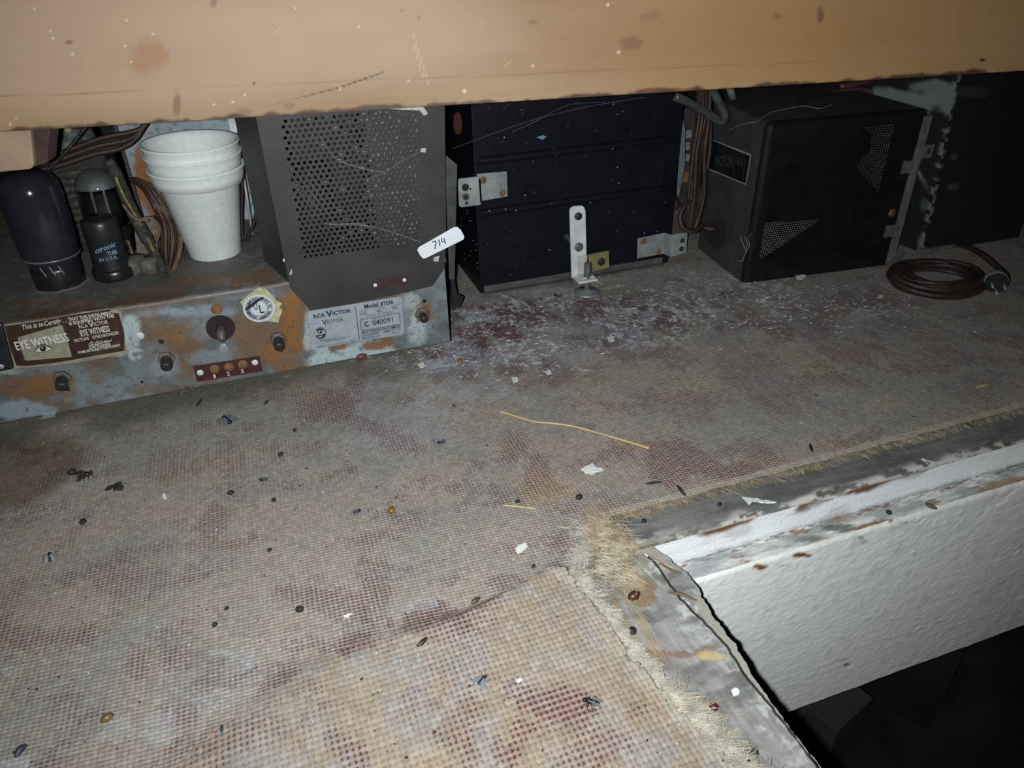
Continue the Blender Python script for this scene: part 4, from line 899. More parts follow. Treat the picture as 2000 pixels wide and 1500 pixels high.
# cobwebs
webm = mat('cobweb', (.22, .23, .24), .9, 0, .1)
def web(paths, label, r=.00014):
    c0 = paths[0][0]; mb = MB()
    for p in paths: mb.tube(spline(p, 4), r, 4)
    tag(mb.build('cobweb', webm, None, False, c0), label, 'cobweb', 'dusty cobwebs on the old sets')
yw_ = yF-.0009
web([[onY(*q, yw_) for q in ((635, 437), (680, 439), (725, 443), (770, 455), (822, 473))], [onY(*q, yw_) for q in ((640, 440), (690, 436), (730, 444))]], 'pale cobweb strand across the lower cage above the white sticker', .00022)
web([[onY(*q, yw_) for q in ((625, 265), (650, 305), (690, 325), (752, 337))], [onY(*q, yw_) for q in ((752, 337), (790, 312), (826, 294))], [onY(*q, yw_) for q in ((665, 315), (720, 332), (752, 337), (715, 350))]], 'V-shaped cobweb strand hanging on the upper half of the cage')
web([[onY(*q, Y2-.005) for q in ((885, 290), (960, 262), (1050, 232), (1150, 208), (1260, 190))], [onY(*q, Y2-.005) for q in ((1000, 258), (1040, 240), (1110, 205), (1180, 200))]], 'long faint cobweb across the top of the black case', .00010)
web([[onS(*q)-ex*.0014 for q in ((1443, 510), (1452, 508), (1458, 495), (1462, 475), (1457, 462))], [onS(*q)-ex*.0014 for q in ((1458, 495), (1466, 480), (1464, 465), (1470, 455))], [onS(*q)-ex*.0014 for q in ((1460, 488), (1453, 475), (1449, 460))], [onS(*q)-ex*.0014 for q in ((1446, 509), (1455, 509))]], 'tuft of pale cobweb near the bottom corner of the amplifier box', .0003)
onT = lambda x, y: onZ(x, y, HBX+.0012)
web([[onT(*q) for q in ((1425, 253), (1450, 243), (1480, 236), (1505, 220), (1540, 212), (1570, 207), (1600, 212), (1625, 205))]], 'wavy dusty thread lying across the amplifier box top', .0003)

# ================================================================ CORDS AND CLUTTER BETWEEN AND BEHIND
def cord(name, label, cat, strands, r, m, group=None, n=7):
    c0 = np.asarray(strands[0][0]); mb = MB()
    for s in strands: mb.tube(spline(s, 6), r, n)
    o = mb.build(name, m, None, True, c0); return tag(o, label, cat, group)
# brown cord bundle hanging between the case and the amplifier
t = thing('hanging_cord_bundle', 'bundle of brown cords hanging between the black case and amplifier', 'cord', onY(1360, 440, .615))
for k in range(13):
    dx = random.uniform(-18, 16); yy = .600+random.random()*.022; j = lambda: random.uniform(-5, 5)
    MB().tube(spline([onY(1376+dx*.8, 150, yy), onY(1376+dx+j(), 220, yy), onY(1366+dx+j(), 300, yy), onY(1360+dx*.9+j(), 380, yy), onY(1354+dx*.8, 428, yy), onY(1350+dx*.5, 446, yy)]), .0021, 7).build('strand', brownw, t, True)
MB().tube(spline([onY(1372, 440, .600), onY(1355, 452, .596), onY(1335, 446, .598), onY(1328, 425, .602), onY(1338, 400, .606), onY(1352, 388, .61)]), .0024, 8).build('bottom_loop', brownw, t, True)
gc = mat('grey_cable', (.055, .06, .062), .4, .1, .3, 150)
cord('bent_cable', 'thick dark grey cable bent sharply above the hanging cords', 'cable', [[onY(*q, .600) for q in ((1318, 188), (1345, 200), (1380, 220), (1405, 236), (1415, 232), (1412, 215), (1400, 192), (1386, 165), (1380, 150))]], .0042, gc)
# metal plate edge and connector blocks seen in the gap
tag(MB().prism([onY(*q, .66) for q in ((1328, 215), (1338, 250), (1338, 320), (1326, 385), (1322, 380), (1326, 300), (1324, 240))], (0, .001, 0)).build('curved_plate', mat('bluish_metal', (.16, .19, .20), .5, .3, .2, 120), None, False, onY(1326, 385, .66)), 'curved bluish metal plate edge behind the right side of the black case', 'plate')
blk = mat('pale_block_plastic', (.26, .29, .28), .6, 0, .15, 100)
for i, (q, lb) in enumerate((((1345, 262), 'topmost pale connector block behind the brown cord bundle'), ((1341, 286), 'pale connector block just under the topmost one behind the cords'), ((1341, 308), 'lowest pale connector block on the left side of the cords'), ((1364, 306), 'narrow pale block showing right of the silver plug'))):
    p = onY(*q, .70); s3 = .0045 if i < 3 else .0018; o = MB().box((p[0]-s3, .70, p[2]-.0045), (p[0]+s3, .712, p[2]+.0045 if i < 3 else p[2]+.008)); tag(o.build('connector_block', blk, None, False, tuple(p), .0006), lb, 'connector', 'pale connector blocks in the gap')
p = onY(1341, 346, .70); tag(MB().box((p[0]-.006, .70, p[2]-.006), (p[0]+.006, .71, p[2]+.006)).build('rusty_block', mat('tan_rust', lin(140, 98, 60), .8, 0, .3, 200), None, False, tuple(p), .0005), 'small tan block below the pale connectors', 'block')
t = thing('audio_plug', 'slim silver plug hanging beside the pale connector blocks', 'plug', onY(1352, 345, .685))
P_ = [onY(*q, .685) for q in ((1356, 272), (1353, 345))]; d_ = P_[1]-P_[0]
MB().tube([P_[0], P_[0]+d_*.38], .0030, 12).build('plug_body', mat('plug_silver', (.22, .22, .19), .35, .6, .2), t, True)
MB().tube([P_[0]+d_*.38, P_[0]+d_*.75], .0019, 10).build('plug_sleeve', zinc, t, True); MB().tube([P_[0]+d_*.75, P_[1]], .0012, 8).build('plug_tip', zinc, t, True)
p = onZ(1338, 410, 0.018); t = MB().lathe([(.012, 0), (.0125, .004), (.009, .010), (.004, .013), (.0003, .014)], (.402, .665, .045), 20); tag(t.build('brown_dome', mat('brown_dome', (.06, .04, .03), .4, .2, .3, 120), None, True, (.402, .665, .045)), 'dull brown domed cap low in the gap beside the case', 'cap')
tag(MB().box((.388, .66, .0008), (.423, .69, .045)).build('brown_carton', mat('brown_card', (.07, .045, .042), .8, 0, .25, 80), None, False, (.405, .675, 0), .001), 'dark reddish brown carton standing low in the gap under the dome', 'box')
# dark shelves of parts behind: long dark box on which cables lie
tag(MB().box((.395, .70, .0008), (.72, .95, .136)).build('dark_crate', mat('crate_dark', (.035, .03, .026), .8, 0, .5, 50), None, False, (.56, .86, 0), .002), 'dark crate standing behind the amplifier box', 'crate')
cord('brown_cable', 'reddish brown cable arching over the back of the amplifier box', 'cable', [[onY(*q, .64) for q in ((1615, 188), (1640, 180), (1680, 176), (1710, 185), (1725, 205))], [onY(*q, .645) for q in ((1640, 170), (1690, 160), (1740, 150))]], .0035, mat('red_brown_cable', (.06, .028, .026), .5, 0, .3))
p = onY(1426, 175, .70); tag(MB().tube([onY(1420, 160, .70), onY(1428, 180, .70), onY(1432, 194, .70)], .004, 10).build('grey_sleeve', mat('grey_sleeve', (.13, .14, .13), .6), None, True, tuple(p)), 'short grey sleeve peeking over the amplifier box back edge', 'sleeve')
# --- peeling black cabinet at far right
cbx = thing('peeling_cabinet', 'tall black cabinet with flaking pale paint along one corner edge', 'cabinet', (.70, .60, 0))
A0 = onZ(1800, 496); A1 = A0+np.array([-.018, 0, .17]); E1 = np.array([.13, -.004, 0]); E2 = np.array([-.015, .16, 0]); Hc = .24
lean = np.array([-.018/.17*Hc, 0, Hc])
def cface(name, o, u, nu, fcol):
    G = plane_grid(o+np.array([0, 0, .001]), u, lean, nu, 160); s = np.linspace(0, 1, nu)[:, None]+np.zeros((1, 160)); h = np.zeros((nu, 1))+np.linspace(0, 1, 160)[None, :]
    px, py = proj(G); return gridmesh(name, [G], [fcol(s, h, px, py)], vmat('peeling_black', .6, 0, .5, 300), cbx)
def fl_(s, h, px, py):
    n = fbm(s*9, h*12, 501); n2 = fbm(s*30, h*40, 503, 3)
    c = np.zeros(s.shape+(3,))+np.array((.010, .011, .012))
    c = mix(c, (.17, .20, .19), blob(px, py, [(1740, 186, 50, 16, 1), (1800, 200, 46, 26, 1), (1850, 205, 26, 30, .9), (1815, 170, 50, 14, .9)], (n-.5)*1.4))
    c = mix(c, (.12, .15, .15), blob(px, py, [(1815, 480, 24, 22, .9), (1805, 400, 10, 16, .4)], (n2-.5)))
    return mix(c, (.16, .17, .16), sstep(.04, .01, s)*sstep(.5, .56, fbm(h*60, h*0, 505)))
cface('side_panel', A0, E2, 60, fl_)
cface('front_panel', A0, E1, 60, lambda s, h, px, py: mix(np.zeros(s.shape+(3,))+np.array((.007, .0075, .008)), (.14, .15, .14), np.clip(sstep(.03, .01, s+.05*(fbm(h*60, s*9, 507)-.5))*sstep(.50, .56, fbm(h*70, h*0, 509, 2)), 0, 1)+.3*blob(px, py, [(1860, 365, 14, 8, 1), (1864, 306, 8, 6, 1), (1900, 180, 40, 14, .4), (1850, 190, 16, 24, .8)], fbm(s*20, h*30, 511)-.5)))
MB().prism([A0+E1*.03+E2*.03+(0, 0, .001), A0+E1*.97+(0, .004, .001), A0+E1+E2*.98+(0, 0, .001), A0+E2*.98+E1*.03+(0, 0, .001)], lean*.995).build('cabinet_core', blackm, cbx)
MB().box((A0[0]-.004, A0[1]-.004, .0006), (A0[0]+.045, A0[1]+.004, .006)).build('base_batten', mat('batten', (.09, .10, .10), .8, 0, .5, 90), cbx)
MB().tube([onY(1786, 322, .556), onY(1826, 395, .552), onY(1868, 470, .548)], .0035, 8).build('diagonal_rod', mat('rod_dark', (.035, .04, .045), .5, .2), cbx, True)
# --- coil of brown power cord with plug
kx, ky = onZ(1826, 552)[:2]
t = thing('power_cord', 'coiled dark brown power cord with a three-pin plug', 'cord', (kx, ky, 0))
for k in range(16):
    q5 = k/15; rx, ry = .046-.016*q5+random.uniform(-.002, .002), .037-.015*q5+random.uniform(-.002, .002); pts = []; ox, oy = random.uniform(-.003, .003), random.uniform(-.003, .003); ph = random.random()*6
    for j in range(25):
        a = 2*math.pi*j/24; pts.append((kx+ox+rx*math.cos(a), ky+oy+ry*math.sin(a), .003+.0022*(k % 4)+.0012*math.sin(a*2+ph)))
    MB().tube(pts, .0023, 7, False).build('coil_turn', brownw, t, True)
ww = np.array(onZ(1938, 566)); 
MB().tube(spline([onZ(1868, 476, .005), onZ(1890, 482, .012), onZ(1918, 497, .014), onZ(1946, 520, .010), onZ(1966, 540, .007), onZ(1962, 556, .007), ww-np.array([0, 0, 0])+(0, 0, .009)]), .0030, 8).build('cord_lead', brownw, t, True)
dp = onZ(1950, 600)-ww; dp[2] = -.002; dp /= np.linalg.norm(dp); Rp = axisR(dp); cpl = ww+(0, 0, .0095)
MB().lathe([(.004, -.010), (.0085, -.006), (.0105, -.001), (.0105, .004), (.0098, .005)], cpl, 24, Rp).build('plug_cap', mat('plug_grey', (.16, .18, .19), .5, .1, .15, 100), t, True)
pf = MB().lathe([(.0098, .005), (.0098, .0065)], cpl, 24, Rp).build('plug_face', blackm, t)
sx = np.cross(dp, [0, 0, 1]); sx /= np.linalg.norm(sx)
for (a, b) in ((-.005, .002), (.005, .002), (0, -.004)):
    c0 = cpl+sx*a+np.array([0, 0, b])+dp*.006; MB().tube([c0, c0+dp*.015], .0011, 8).build('prong', zinc, pf, True)

# ================================================================ BACKGROUND PARTS ON THE CHASSIS (left)
g = thing('grey_metal_panel', 'bluish grey metal panel with a rust patch behind the foam cups', 'panel', (-.07, .705, ZT))
xs = np.linspace(-.105, -.012, 90); zs = np.linspace(ZT, .215, 130); X, Z = np.meshgrid(xs, zs, indexing='ij'); Pp = np.stack([X, np.full_like(X, .705), Z], -1); px, py = proj(Pp)
n = fbm(X*60, Z*60, 601); c = mix(lin(120, 132, 140), lin(150, 162, 168), n); c = mix(c, lin(132, 84, 44), blob(px, py, [(285, 340, 26, 76, 1), (310, 400, 30, 50, 1), (270, 300, 10, 20, .9)], (n-.5)*.9)*1.0)
c = mix(c, lin(60, 62, 62), sstep(.62, .75, fbm(X*200, Z*200, 605, 3))*.5)
gridmesh('panel_face', [Pp], [c], vmat('galvanized_rust'), g)
MB().box((-.105, .7056, ZT), (-.012, .708, .215)).build('panel_back', zinc, g)
MB().box((-.107, .700, ZT), (-.1045, .710, .21)).build('panel_edge', ironm, g)
# dark round transformer with lamination ridges behind the tubes
t = thing('transformer', 'dark dusty transformer with ribbed windings behind the vacuum tubes', 'transformer', (-.150, .715, ZT))
MB().box((-.185, .69, ZT), (-.118, .74, .155)).build('core', mat('transformer_dark', (.022, .022, .02), .8, .1, .5, 120, .4, 500), t, bevel=.003)
mb = MB()
for k in range(9):
    zz = ZT+.012+k*.0062; MB().tube([(-.158, .688, zz), (-.130, .688, zz)], .0024, 6).build('winding', mat('winding_dust', (.06, .055, .042), .9, 0, .6, 300), t, True)
MB().lathe([(.024, 0), (.026, .003), (.024, .012), (.010, .018), (.0003, .019)], (-.150, .712, .155), 28).build('top_cap', mat('green_dust', (.075, .085, .078), .85, 0, .7, 120), t, True)
rivet((-.140, .695, .171), .0035, mat('pale_knob', (.24, .23, .16), .7), t, 'terminal_knob', 1.0)
# brown cords sweeping across in front of it
strs = []
for k in range(7):
    a = k*3.2; yy = .655+.006*(k % 3)
    strs.append([onY(70+a, 335-a*1.2, yy), onY(120+a, 322-a*1.6, yy), onY(180+a, 302-a*1.7, yy), onY(235+a*.8, 290-a*1.6, yy), onY(268+a*.6, 268-a, yy), onY(286+a*.4, 232-a*.4, yy)])
t = thing('brown_cord_sheaf', 'sheaf of brown cords sweeping behind the tubes up to the board', 'cord', onY(180, 300, .66))
for s in strs: MB().tube(spline(s), .0021, 6).build('strand', brownw, t, True)
cord('thin_cable', 'thin dark cable slanting from the board down beside the big tube', 'cable', [[onY(*q, .64) for q in ((170, 245), (130, 295), (90, 335), (70, 350))]], .0012, ironm)
# wire harness with cloth loom in front of the rust patch
hm = mat('cloth_loom', (.040, .036, .030), .85, 0, .6, 250, .6, 500)
t = thing('wire_harness', 'frayed harness of dark wires rising from a hole beside the cups', 'wire harness', onZ(325, 550, ZT))
yy = .640
MB().tube(spline([onY(*q, y3) for q, y3 in (((328, 556), .582), ((318, 530), .596), ((300, 490), .616), ((272, 440), .635), ((248, 390), .65), ((228, 340), .66), ((212, 315), .665))]), [.0030]*7+[.0040]*8+[.0050]*12+[.0045]*10, 9).build('loom', hm, t, True)
MB().tube(spline([onY(*q, .612) for q in ((322, 552), (312, 520), (300, 490))]+[onY(*q, .63) for q in ((278, 445), (252, 400), (236, 370), (226, 345))]), .0012, 6).build('yellow_wire', mat('yellow_wire', (.20, .17, .05), .7, 0, .4, 200), t, True)
for k in range(9):
    o = k*5.0
    MB().tube(spline([onY(332, 545-k, .598+k*.002), onY(350-k*4, 495, .612+k*.002), onY(352-o*.9, 455-k*2, .622+k*.002), onY(330-o*.7, 405, .634), onY(300-o*.5, 368, .644), onY(262-o*.2, 350, .655)]), .0019, 6).build('wire', brownw if k % 3 else mat('tan_wire', (.12, .075, .045), .8, 0, .4, 200), t, True)
for pts in (((262, 440), (285, 425), (305, 432), (312, 450), (306, 480), (322, 520)), ((240, 400), (262, 425), (290, 430)), ((250, 470), (262, 505), (268, 520))): MB().tube(spline([onY(*q, .618) for q in pts]), .0012, 6).build('loose_wire', mat('tan_wire', (0, 0, 0)), t, True)
# pieces of card among the wires
cardm = mat('old_card', (.13, .105, .075), .9, 0, .5, 150, .4, 500)
for q, lb in ((((262, 445), (300, 420), (322, 470), (328, 515), (300, 505), (268, 500)), 'torn dusty brown card tucked behind the wire harness'),):
    p = [onY(*r, .650) for r in q]; tag(MB().prism(p, (0, .0015, 0)).build('card_scrap', cardm, None, False, tuple(p[5])), lb, 'card')
for (x, y, w_, h_, lb) in ((265, 530, .010, .012, 'dusty little can on the chassis beside the small black tube'), (295, 530, .008, .011, 'dusty little can at the foot of the wire harness')):
    p = onZ(x, y, ZT); tag(MB().lathe([(w_, 0), (w_, h_*.8), (w_*.85, h_), (.0003, h_*1.02)], p, 16).build('small_can', mat('dusty_can', (.095, .088, .075), .9, .1, .5, 200), None, True, tuple(p)), lb, 'can', 'dusty little cans on the chassis')
# wires and a pale rod between the cups and the cage
cord('twin_wire', 'dark wire hanging between the foam cups and the cage', 'wire', [[onY(*q, .64) for q in ((476, 312), (494, 345), (502, 390), (497, 430), (482, 470))]], .0014, ironm)
cord('red_wire', 'dark reddish wire rising just right of the foam cups', 'wire', [[onY(*q, .645) for q in ((474, 330), (473, 380), (472, 430), (474, 472))]], .0012, brownw)
tag(MB().tube([onY(474, 330, .655), onY(486, 410, .655), onY(493, 458, .655)], .0011, 6).build('pale_rod', mat('pale_rod', (.34, .35, .34), .5, .2), None, True, tuple(onY(493, 458, .655))), 'slim pale rod leaning beside the foam cups', 'rod')
tag(MB().prism([onY(*q, .69) for q in ((446, 225), (462, 222), (466, 330), (455, 320))], (0, .002, 0)).build('thin_strip', zinc, None, False, tuple(onY(455, 320, .69))), 'thin metal strip rising behind the foam cups', 'strip')

# ================================================================ BOXES ON THE FLOOR BELOW
for (q, s3, a, c_, lb) in (((1672, 1395), (.085, .12, .13), .30, (.075, .085, .085), 'pale grey carton on the dark floor under the shelf'), ((1560, 1400), (.075, .10, .12), .30, (.08, .085, .075), 'dull olive carton beside the pale one on the floor'), ((1900, 1240), (.20, .15, .16), .5, (.03, .024, .02), 'brown carton further back on the dark floor')):
    p = onZ(q[0], q[1], -.62); Rz = rotz(a); mb = MB(); mb.box((-s3[0]/2, 0, 0), (s3[0]/2, s3[1], s3[2]), Rz, (p[0], p[1], -.75))
    tag(mb.build('carton', mat('carton_%d' % q[0], c_, .85, 0, .15, 20), None, False, (p[0], p[1], -.75), .002), lb, 'carton', 'cartons on the floor')

# ================================================================ FRAYED EDGES OF THE CARPET
def threads(items, m, name):
    mb = MB()
    for (p, d, L, curl, r) in items:
        p = np.array(p, float); d = np.array(d, float); d /= np.linalg.norm(d); pts = [p.copy()]; nseg = 5; a = random.uniform(-1, 1)*curl
        for k in range(nseg):
            c_, s_2 = math.cos(a/nseg), math.sin(a/nseg); d = np.array([d[0]*c_-d[1]*s_2, d[0]*s_2+d[1]*c_, d[2]*.7-.02]); a += random.uniform(-.5, .5)*curl*.6
            p = p+d*L/nseg; p[2] = max(p[2], -.0025); pts.append(p.copy())
        mb.tube(pts, [r]*5+[r*.5], 4, False)
    o = mb.build(name, m, carpet, False); o['kind'] = 'stuff'; return o
U_ = random.uniform
tan = mat('tan_jute', (.30, .232, .140), .9, 0, .35, 150); greyj = mat('grey_wool', (.36, .33, .27), .95, 0, .3, 150)
it = []
for _ in range(1500):
    x = .165+(.75)*random.random()**1.3; it.append(((x, .2905+U_(-.001, .006), U_(.0002, .0012)), (U_(-.9, .5), -1, U_(-.1, .1)), U_(.002, .007)*(2.0 if random.random() < .06 else 1), 1.0, .00015))
for _ in range(190):                         # fan of long threads at the corner
    s0 = onZ(U_(1135, 1205), U_(1005, 1062), 0); e0 = onZ(U_(1195, 1275), U_(1050, 1160), -.002); d = e0-s0; it.append((s0+(0, 0, U_(.0005, .003)), d, np.linalg.norm(d)*U_(.7, 1.1), .7, .00014))
for _ in range(60):
    s0 = onZ(U_(1150, 1215), U_(1075, 1130), 0); e0 = onZ(U_(1240, 1300), U_(1150, 1200), -.002); d = e0-s0; it.append((s0+(0, 0, U_(.0, .001)), d, np.linalg.norm(d)*U_(.6, 1.0), .3, .00016))
for _ in range(26):                          # straight warp threads left lying on the bare board
    x = U_(1185, 1240); s0 = onZ(x, U_(1140, 1190), -.001); e0 = onZ(x+U_(60, 120), U_(1270, 1345), -.002); d = e0-s0; it.append((s0, d, np.linalg.norm(d), .12, .00017))
for _ in range(150):                         # loose swirl near the bottom
    s0 = onZ(U_(1270, 1345), U_(1360, 1460), 0); e0 = onZ(U_(1340, 1450), U_(1375, 1440), -.002); d = e0-s0; it.append((s0+(0, 0, U_(.0, .002)), d, np.linalg.norm(d)*U_(.6, 1.1), 1.2, .00016))
threads(it, tan, 'frayed_jute')
it = []
for _ in range(900):                         # woolly edge of the near flap
    y = U_(.06, .262); x = np.interp(y, xedge_pts[:, 0], xedge_pts[:, 1]); it.append(((x+U_(-.002, .007), y+U_(-.001, .001), U_(.0005, .0016)), (U_(.2, 1), U_(-1.2, .5), U_(-.1, .02)), U_(.003, .010), 2.2, .00015))
for _ in range(330):                         # tangles round the tear
    s0 = onZ(U_(1110, 1215), U_(1020, 1150), 0); it.append((s0+(0, 0, U_(.0005, .003)), (U_(-.3, 1), U_(-1, .6), 0), U_(.005, .018), 3.4, .00016))
for _ in range(520):                         # thick tassels at the bottom right of the flap
    y = U_(.10, .178); x = np.interp(y, xedge_pts[:, 0], xedge_pts[:, 1]); it.append(((x-U_(.0, .004), y, U_(.0005, .0035)), (1, U_(-.45, .1), U_(-.05, .02)), U_(.009, .020), 1.3, .00022))
threads(it, greyj, 'frayed_wool')

# ================================================================ DEBRIS LYING ON THE CARPET
def gz(px, py):
    p = onZ(px, py, 0); inside = bool(carpet_inside(np.array([p[0]]), np.array([p[1]]))[0])
    if not inside and p[1] < YE and p[0] > xat(OU, p[1]): return onZ(px, py, ZS+.0004)      # on the white step
    if not inside: return onZ(px, py, -.0025)
    o = np.argsort(flapb[:, 0]); yb = np.interp(p[0], flapb[o, 0], flapb[o, 1])
    return onZ(px, py, .0032 if (p[1] < yb and p[0] > -.03) else .0004)
bugm = mat('fly_black', (.014, .015, .018), .35, .1, .4, 400); wingm = mat('fly_wing', (.10, .12, .15), .3, 0, .3, 400); crumbk = mat('black_crumb', (.014, .013, .012), .7, 0, .4, 500)
def fly(px, py, L, ang, label, wing=wingm, spread=.5):
    p = gz(px, py); t = thing('dead_fly', label, 'fly', tuple(p), 'dead flies scattered on the carpet'); R = rotz(ang); q = lambda x, y, z: p+R @ np.array([x, y, z])*L
    mb = MB(); mb.ball(q(0, 0, .22), np.array([.20, .17, .17])*L, 10, 6, R); mb.ball(q(-.32, 0, .19), np.array([.26, .17, .15])*L, 10, 6, R); mb.ball(q(.24, 0, .21), np.array([.11, .14, .12])*L, 10, 6, R); mb.build('body', bugm, t, True)
    for s in (-1, 1):
        w_ = [q(0, .08*s, .36), q(-.25, .20*s+.30*s*spread, .34), q(-.62, .16*s+.42*s*spread, .26), q(-.70, .05*s+.25*s*spread, .24), q(-.35, .02*s+.05*s*spread, .32)]
        MB().prism(w_, (0, 0, .012*L)).build('wing', wing, t)
    lg = MB()
    for s in (-1, 1):
        for k in (-.15, 0, .15): lg.tube([q(k, .14*s, .15), q(k*1.6, .34*s, .24), q(k*2.2, .46*s, .03)], .018*L, 4)
    lg.build('legs', bugm, t)
fly(443, 824, .0125, 2.0, 'large bluish black dead fly in front of the terminal strip', spread=.7)
fly(172, 931, .010, .3, 'dead fly with spread dark wings near the left edge', mat('wing_brown', (.05, .035, .025), .4), 1.1)
fly(232, 952, .0090, 1.2, 'dead fly lying as a dark cross right of the spread-winged one', mat('wing_dark', (.03, .032, .03), .4), 1.2)
fly(513, 940, .0062, 2.7, 'small black dead fly below the big bluish fly', spread=.3)
fly(99, 1090, .0085, 1.8, 'pale grey winged dead fly at the lower left', mat('wing_pale', (.22, .23, .26), .4), .3)
fly(1087, 581, .0085, 2.2, 'dark dead fly left of the round levelling foot', spread=.4)
fly(1411, 580, .0085, 1.4, 'dusty pale dead insect in front of the amplifier corner', mat('wing_dusty', (.20, .19, .16), .8), .6)
fly(860, 867, .0060, 2.9, 'small grey-winged dead fly near the middle of the carpet', spread=.6)
fly(886, 794, .0040, 1.9, 'tiny dead fly just left of the long straw', spread=.3)
fly(944, 1329, .0065, .6, 'grey crumpled dead fly on the near carpet flap', mat('wing_blue', (.14, .17, .19), .4), .9)
fly(1150, 1374, .0085, 2.5, 'dead fly with long grey wings near the frayed flap edge', mat('wing_grey', (.12, .13, .13), .5), .15)
fly(700, 1001, .0055, .4, 'small dead fly left of the amber bead', spread=.5)
def wasp():
    p = gz(367, 764); t = thing('dead_wasp', 'brown dead wasp against the foot of the chassis', 'wasp', tuple(p)); L = .010; R = rotz(1.9); q = lambda x, y, z: p+R @ np.array([x, y, z])*L
    wm = mat('wasp_brown', (.10, .06, .02), .4, 0, .5, 500)
    mb = MB(); mb.ball(q(0, 0, .2), np.array([.2, .13, .13])*L, 10, 6, R); mb.ball(q(-.42, 0, .2), np.array([.25, .12, .12])*L, 10, 6, R); mb.ball(q(.25, 0, .2), np.array([.09, .11, .10])*L, 8, 5, R); mb.tube([q(-.1, 0, .2), q(-.25, 0, .2)], .04*L, 6); mb.build('body', wm, t, True)
    for s in (-1, 1): MB().prism([q(.05, .1*s, .3), q(-.3, .4*s, .4), q(-.7, .35*s, .35), q(-.5, .12*s, .3)], (0, 0, .0001)).build('wing', wingm, t)
    lg = MB()
    for s in (-1, 1):
        for k in (-.1, .05, .2): lg.tube([q(k, .1*s, .15), q(k*2, .4*s, .3), q(k*3, .6*s, .02)], .02*L, 4)
    lg.build('legs', wm, t)
wasp()
def lump(px, py, rx, ry, rz, ang, m, label, cat, name, group):
    p = gz(px, py); mb = MB(); mb.ball((0, 0, 0), (rx, ry, rz), 10, 7, None); V = np.array(mb.v)
    V = V*(1+.22*(RNG.random(V.shape)-.5)); V = V @ rotz(ang).T+p+np.array([0, 0, rz*.8]); mb.v = [tuple(v) for v in V]
    return tag(mb.build(name, m, None, True, tuple(p)), label, cat, group)
PEL = 'dark pellets on the carpet'
for (x, y, r, lb) in ((142, 925, .0026, 'round black pellet touching the spread-winged fly'), (163, 1022, .0021, 'black pellet at the edge of the dark stain on the left'), (451, 965, .0019, 'black oval pellet below the small black fly'), (1131, 974, .0021, 'round black pellet below the big white paint flake'),
        (586, 1193, .0020, 'black shiny pellet in the lower left middle of the carpet'), (576, 842, .0014, 'small black pellet right of the large bluish fly'), (548, 890, .0018, 'dull black pellet below the chassis middle'), (535, 979, .0016, 'little black pellet right of the oval one'), (527, 1076, .0013, 'tiny dark pellet near the middle left of the carpet'),
        (443, 1190, .0012, 'tiny black pellet left of the shiny one'), (1011, 981, .0014, 'small grey pellet just above the short straw'), (1235, 1236, .0022, 'black crumb on the bare board among the jute threads'), (1470, 1474, .0024, 'black crumb on the bare board at the very bottom'), (1405, 987, .0015, 'black pellet on the grey ledge by the carpet edge'),
        (1258, 1020, .0016, 'black crumb where the two ledges meet'), (1735, 1003, .0018, 'black speck stuck on the white step'), (420, 1222, .0014, 'dark crumb in the lower left quarter of the carpet'), (545, 1396, .0012, 'tiny dark crumb at the lower left of the near flap')):
    lump(x, y, r*1.15, r*.9, r*.8, U_(0, 3), crumbk, lb, 'pellet', 'pellet', PEL)
SL = 'dark slivers on the carpet'
def sliver(pts, r, m, label, name='sliver', cat='sliver', group=SL):
    P = spline([gz(*q)+np.array([0, 0, r*.8+.0002]) for q in pts], 5); n = len(P); rr = [r*(.35+.65*math.sin(math.pi*min(max(i/(n-1), .06), .94))) for i in range(n)]
    tag(MB().tube(P, rr, 6).build(name, m, None, True, tuple(P[0])), label, cat, group)
sliver([(1322, 951), (1331, 962), (1342, 975)], .0012, crumbk, 'black forked sliver on the carpet near the ledge'); sliver([(1261, 947), (1275, 945), (1292, 944)], .0009, crumbk, 'thin black sliver left of the forked one'); sliver([(1581, 870), (1586, 885)], .0011, crumbk, 'short black sliver near the frayed far carpet edge')
sliver([(385, 795), (390, 788), (394, 782)], .0011, crumbk, 'short black sliver in front of the chassis foot'); sliver([(33, 1482), (42, 1468), (54, 1458)], .0017, mat('blue_black', (.03, .04, .05), .5), 'long blue-black sliver at the bottom left corner'); sliver([(434, 1420), (436, 1438)], .0012, mat('blue_black', (0, 0, 0)), 'dark bluish sliver at the bottom left of the carpet')
sliver([(815, 1265), (826, 1257), (834, 1249)], .0014, mat('seed_brown', (.035, .02, .016), .5), 'dark brown pointed seed at the fold of the carpet', 'seed', 'seed', 'seeds on the carpet'); sliver([(922, 1182), (928, 1177), (937, 1171)], .0016, mat('seed_tan', (.07, .055, .035), .5), 'plump olive brown seed above the carpet fold', 'seed', 'seed', 'seeds on the carpet')
sliver([(516, 792), (525, 784)], .0010, crumbk, 'short dark sliver left of the maroon patch'); sliver([(1806, 985), (1816, 991), (1828, 997)], .0015, mat('moth_brown', (.06, .055, .03), .7), 'olive brown husk on the white step'); 
straw = mat('straw', (.40, .31, .155), .55, 0, .15, 80)
P = spline([gz(*q)+np.array([0, 0, .0010]) for q in ((975, 805), (1010, 816), (1045, 826), (1080, 829), (1120, 835), (1165, 847), (1220, 863), (1268, 878))], 6)
tag(MB().tube(P, .00085, 7).build('straw', straw, None, True, tuple(P[0])), 'long curved yellow straw lying across the carpet', 'straw', 'straws on the carpet')
